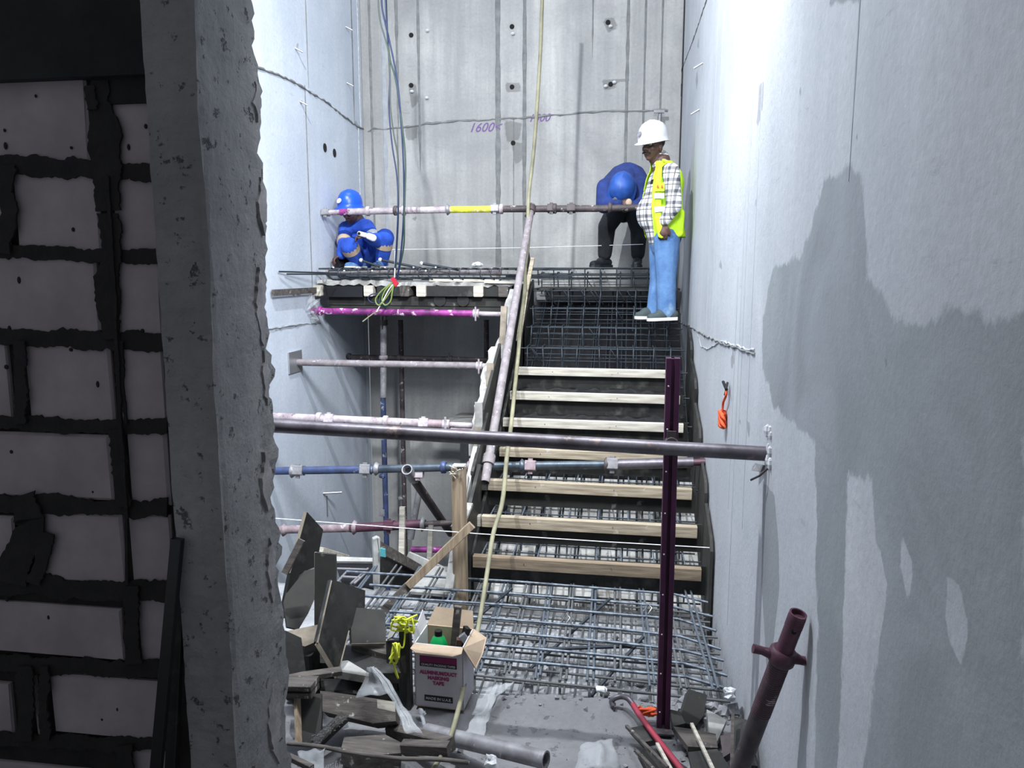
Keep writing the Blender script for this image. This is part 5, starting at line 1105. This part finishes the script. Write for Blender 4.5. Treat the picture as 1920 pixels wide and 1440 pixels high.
# contents
c=P(.075,.09,.0); BT=thing('green_bottle','green plastic bottle with black cap standing in the carton','bottle',c+V((0,0,.01)))
mb=MB(); prof=[(.036,.01),(.04,.03),(.04,.2),(.037,.232),(.026,.258),(.014,.27)]
mb.tube([c+V((0,0,z)) for r,z in prof],[r for r,z in prof],20); mb.build('bottle','green',BT); MB().tube([c+V((0,0,.268)),c+V((0,0,.29))],.016,14).build('cap','hole',BT)
stick(P(.115,.11,.02),P(.150,.13,.385),.03,.022,'timber_g','brown stick with dark top standing in the carton')
MB().build if 0 else None
tag(MB().beam(P(.100,.112,.02),P(.134,.13,.32),.006,.01).build('folding_rule','rope_y'),'thin yellow strip beside the brown stick in the carton','ruler')
HM=thing('hand_tool','dark metal tool with bright edge leaning out of the right side of the carton','tool',P(.16,.09,.2))
MB().beam(P(.165,.1,.15),P(.19,.12,.30),.035,.02).build('blade','hole',HM); MB().beam(P(.175,.09,.28),P(.205,.10,.235),.02,.03).build('ferrule','steel',HM); MB().beam(P(.15,.08,.14),P(.165,.085,.265),.03,.02).build('grip','skin',HM)
# thin film, plastic bags
def sheet(rowsp,m,name,label,amp=.01,seed=0,nu=14):
    """crumpled film lofted through rows of points"""
    vs=[];fs=[]; nr=len(rowsp)
    R2=[]
    for row in rowsp:
        row=[V(p) for p in row]; out=[]
        for i in range(nu):
            t=i/(nu-1)*(len(row)-1); k=min(int(t),len(row)-2); out.append(row[k].lerp(row[k+1],t-k))
        R2.append(out)
    G_=[]
    for j in range(nr-1):
        for s2 in range(6):
            t=s2/6; G_.append([a.lerp(b,t) for a,b in zip(R2[j],R2[j+1])])
    G_.append(R2[-1])
    for j,row in enumerate(G_):
        for i,p in enumerate(row): vs.append(p+V((noise.noise(p*22+V((seed,0,0))),noise.noise(p*22+V((0,seed,9))),noise.noise(p*22+V((5,0,seed)))))*amp+V((0,1,0))*amp*.35*math.sin(i*1.1+j*.12))
    for j in range(len(G_)-1):
        for i in range(nu-1): fs.append((j*nu+i,j*nu+i+1,(j+1)*nu+i+1,(j+1)*nu+i))
    o=MB().add(vs,fs,True).build(name,m); q=o.modifiers.new('t','SOLIDIFY'); q.thickness=.0015; return tag(o,label,'plastic')
sheet([[at(690,1252,2.62),at(702,1250,2.62)],[at(676,1290,2.6),at(718,1280,2.6)],[at(668,1310,2.58),at(700,1305,2.56),at(728,1300,2.6)]],'film','plastic_sheet','clear film peaked over the thick dark timber',.008,1)
sheet([[at(697,1250,2.6),at(705,1250,2.6)],[at(715,1280,2.55),at(728,1275,2.57)],[at(742,1330,2.5),at(758,1325,2.52)],[at(760,1372,2.44),at(794,1378,2.46)]],'film','plastic_sheet','clear film trailing down from the thick dark timber toward the floor',.008,4)
sheet([[at(925,1283,2.95),at(965,1278,2.98)],[at(915,1310,2.85),at(940,1300,2.9)],[at(903,1335,2.76),at(917,1332,2.77)],[at(885,1350,2.72),at(917,1350,2.72)],[at(872,1380,2.62),at(905,1388,2.62)]],'film','plastic_sheet','twisted clear film standing beside the carton on the right',.012,8)
sheet([[at(1095,1392,2.58),at(1150,1385,2.6)],[at(1085,1410,2.5),at(1125,1395,2.46),at(1156,1412,2.5)],[at(1078,1450,2.42),at(1120,1440,2.36),at(1160,1450,2.42)]],'film','plastic_bag','crumpled clear bag on the dusty floor at the bottom edge',.014,11)
sheet([[at(905,1290,2.9),at(935,1285,2.92)],[at(885,1340,2.75),at(918,1340,2.78)]],'film','plastic_sheet','milky film panel against the right side of the carton',.006,14)
# loose timbers, pipe and strips at the bottom left
board([(645,1382),(722,1377),(754,1393),(752,1412),(672,1418),(640,1402)],[(645,1382,2.5),(722,1377,2.55),(640,1402,2.43)],.06,'timber_g','short thick timber with a pale top lying nearest the pillar','timber','timber_block')
stick(at(732,1372,2.62),at(845,1398,2.46),.045,.05,'timber_g','longer timber lying end-on beside the short thick one',up=(0,0,1)); stick(at(755,1400,2.44),at(842,1404,2.42),.04,.04,'timber_g','timber lying under the longer one',up=(0,0,1))
tag(MB().tube([at(800,1372,2.62),at(900,1395,2.52),at(1024,1425,2.42)],.031,14,hollow=.8).build('steel_pipe','pipe_grey'),'dusty grey pipe lying on the floor at the bottom, behind the loose timbers','pipe')
cable('packing_strip',pd([(540,1394,2.4),(600,1400,2.38),(650,1410,2.36),(740,1422,2.34),(820,1424,2.36),(880,1430,2.38)]),.008,'timber_g','long thin grey strip lying in front of the loose timbers','strip',n=5)
stick(at(540,1418,2.35),at(585,1440,2.3),.02,.02,'timber_g','short splintered stick at the very bottom beside the pillar')
sheet([[at(560,1410,2.36),at(610,1400,2.36)],[at(570,1450,2.3),at(605,1450,2.3)]],'film','plastic_sheet','torn grey film at the very bottom beside the pillar',.01,17)
WB_=thing('wire_brush','grey wire brush lying on its side under the dark timber','brush',at(625,1385,2.5))
MB().beam(at(592,1395,2.46),at(648,1342,2.56),.05,.02).build('brush_head','ply_m',WB_)
mb=MB()
for k in range(70):
    t=random.random(); p=at(595,1392,2.44).lerp(at(645,1345,2.54),t)+V((random.uniform(-.02,.02),-.012,random.uniform(-.01,.02))); mb.tube([p,p+V((random.uniform(-.01,.01),-.02,.012))],.0016,4)
o=mb.build('bristle','pipe_grey',WB_); o['kind']='stuff'
c=at(857,1428,2.42); mb=MB()
mb=MB(); rs=random.Random(41); lump(mb,at(920,1428,2.42),.024); tag(mb.build('crumpled_paper','seam_light'),'crumpled white paper on the pipe at the bottom','paper')
mb=MB(); lump(mb,at(790,1335,2.78),.018); tag(mb.build('foam_scrap','seam_light'),'small pale scrap at the foot of the carton','scrap')
tag(MB().tube([at(785,1332,2.78),at(792,1345,2.72),at(796,1360,2.7)],.008,6).build('plastic_strip','film'),'little curled clear strip before the carton','plastic')
# black batten leaning between block wall and pillar
tag(MB().beam(at(333,1010,1.78),at(288,1500,1.74),.03,.02,(0,1,0)).build('timber_batten','black'),'black batten leaning in the corner between block wall and pillar','timber')
tag(MB().beam(at(338,1100,1.82),at(318,1500,1.80),.03,.02,(0,1,0)).build('timber_batten','ply'),'second dark batten tucked behind the black one beside the pillar','timber')
# ================================================================ FOREGROUND RIGHT: crowbar, offcuts, sticks, rubble
CR=thing('crowbar','red crowbar with dark curved claw lying on the rubble','crowbar',atz(1240,1430,.03))
pts=pd([(1150,1324,2.92),(1147,1315,2.93),(1153,1309,2.93),(1166,1306,2.93),(1178,1310,2.9),(1186,1320,2.88),(1200,1342,2.8),(1232,1385,2.66),(1262,1423,2.53),(1290,1460,2.42)])
cr=cable('shank',pts[4:],.0115,'red',None,par=CR,n=6); cable('claw',pts[:6],[.004]*1 and .0115,'pipe_steel',None,par=CR,n=8)
MB().beam(pts[0]+V((.006,0,.006)),pts[0]+V((.002,0,-.022)),.03,.008,(1,0,0)).build('claw_tip','pipe_steel',CR)
OC=thing('orange_rope','bit of orange rope on the floor behind the crowbar','rope',at(1215,1340,2.86)); cable('strand',[at(1198,1324,2.86)]+tangle(at(1216,1333,2.86),.03,12,9,1.6,.6),.006,'rope_o',None,par=OC,n=6)
board([(1292,1292),(1326,1303),(1320,1340),(1305,1362),(1274,1352)],[(1292,1292,3.0),(1326,1303,3.02),(1274,1352,2.82)],.035,'ply_m','grey scored offcut leaning right of the purple post')
for (px,ref,m,l) in (
  ([(1256,1330),(1275,1334),(1285,1356),(1262,1362)],[(1256,1330,2.85),(1275,1334,2.85),(1262,1362,2.78)],'ply_m','grey offcut half hidden between the purple post and the scored offcut'),
  ([(1325,1330),(1345,1340),(1362,1350),(1345,1390),(1330,1375)],[(1325,1330,2.9),(1362,1350,2.85),(1345,1390,2.72)],'ply_l','pale stone like slab right of the scored offcut'),
  ([(1262,1362),(1305,1368),(1342,1376),(1346,1402),(1290,1400)],[(1262,1362,2.76),(1342,1376,2.74),(1290,1400,2.66)],'timber_g','flat grey board end lying in front of the scored offcut'),
  ([(1196,1410),(1235,1402),(1290,1440),(1285,1460),(1220,1455)],[(1196,1410,2.6),(1235,1402,2.63),(1220,1455,2.48)],'ply','dark flat plywood piece under the crowbar at the bottom edge'),
  ([(1290,1410),(1345,1404),(1370,1440),(1360,1460),(1300,1455)],[(1290,1410,2.62),(1345,1404,2.64),(1300,1455,2.5)],'ply','dark flat plywood piece under the pale stick at the bottom edge'),
  ([(1376,1342),(1408,1352),(1400,1400),(1385,1440),(1372,1440)],[(1376,1342,2.75),(1408,1352,2.7),(1385,1440,2.5)],'ply','dark plywood leaning at the foot of the right wall behind the maroon prop'),
  ([(1180,1365),(1215,1358),(1240,1385),(1205,1392)],[(1180,1365,2.74),(1215,1358,2.76),(1205,1392,2.67)],'ply','dark plywood scrap flat under the middle of the crowbar'),
  ([(1350,1380),(1376,1370),(1380,1405),(1356,1420)],[(1350,1380,2.7),(1376,1370,2.7),(1356,1420,2.6)],'rust','brownish scrap lying between the pale slab and the wall offcut')):
    board(px,ref,.025,m,l)
for (a,b,m,l) in (((1175,1362,2.72),(1252,1440,2.42),'timber_g','dark thin stick lying left of the crowbar'),((1232,1395,2.62),(1262,1450,2.42),'timber_w','pale thin stick just under the crowbar shank'),((1297,1358,2.7),(1338,1445,2.42),'timber_w','pale stick pointing down from the scored offcut'),((1194,1410,2.55),(1228,1445,2.42),'timber_g','short grey stick at the bottom edge left of the crowbar'),((1374,1340,2.68),(1372,1440,2.46),'timber_g','thin upright strip before the wall offcut')):
    tag(MB().beam(at(*a),at(*b),.012,.012).build('stick',m),l,'stick')
mb=MB(); lump(mb,at(1368,1300,3.0),.028); tag(mb.build('rubble_lump','seam_light'),'white lump of rubble on the end of the bar mat by the right wall','rubble')
mb=MB(); lump(mb,at(1130,1292,3.09),.028,.5); tag(mb.build('rubble_lump','seam_light'),'white flat lump of rubble at the near edge of the bar mat','rubble')
rs=random.Random(31); mb=MB()
def stone(mb,x,y,s):
    R=Quaternion(V((rs.random(),rs.random(),rs.random())).normalized(),rs.random()*6).to_matrix(); c=V((x,y,zn(x,y)+s*.3)); q=[V((a*rs.uniform(.6,1),b*rs.uniform(.6,1),c_*rs.uniform(.5,.9)))*s for a in (-1,1) for b in (-1,1) for c_ in (-1,1)]
    mb.add([c+R@p for p in q],[(0,1,3,2),(4,6,7,5),(0,4,5,1),(2,3,7,6),(0,2,6,4),(1,5,7,3)])
for k in range(330):
    if rs.random()<.62: x=min(.49,rs.gauss(.36,.1)); y=rs.uniform(2.45,3.15)
    elif rs.random()<.5: x=rs.uniform(-.9,.48); y=rs.uniform(2.3,2.62)
    else: x=rs.uniform(-.7,.48); y=rs.uniform(2.9,3.12)
    stone(mb,x,y,rs.choice((.006,.009,.012,.02,.028)) if x>.22 else rs.choice((.003,.005,.007,.01)))
o=mb.build('rubble','rubble'); o['kind']='stuff'; tag(o,'loose grey rubble and grit scattered over the front floor','rubble')
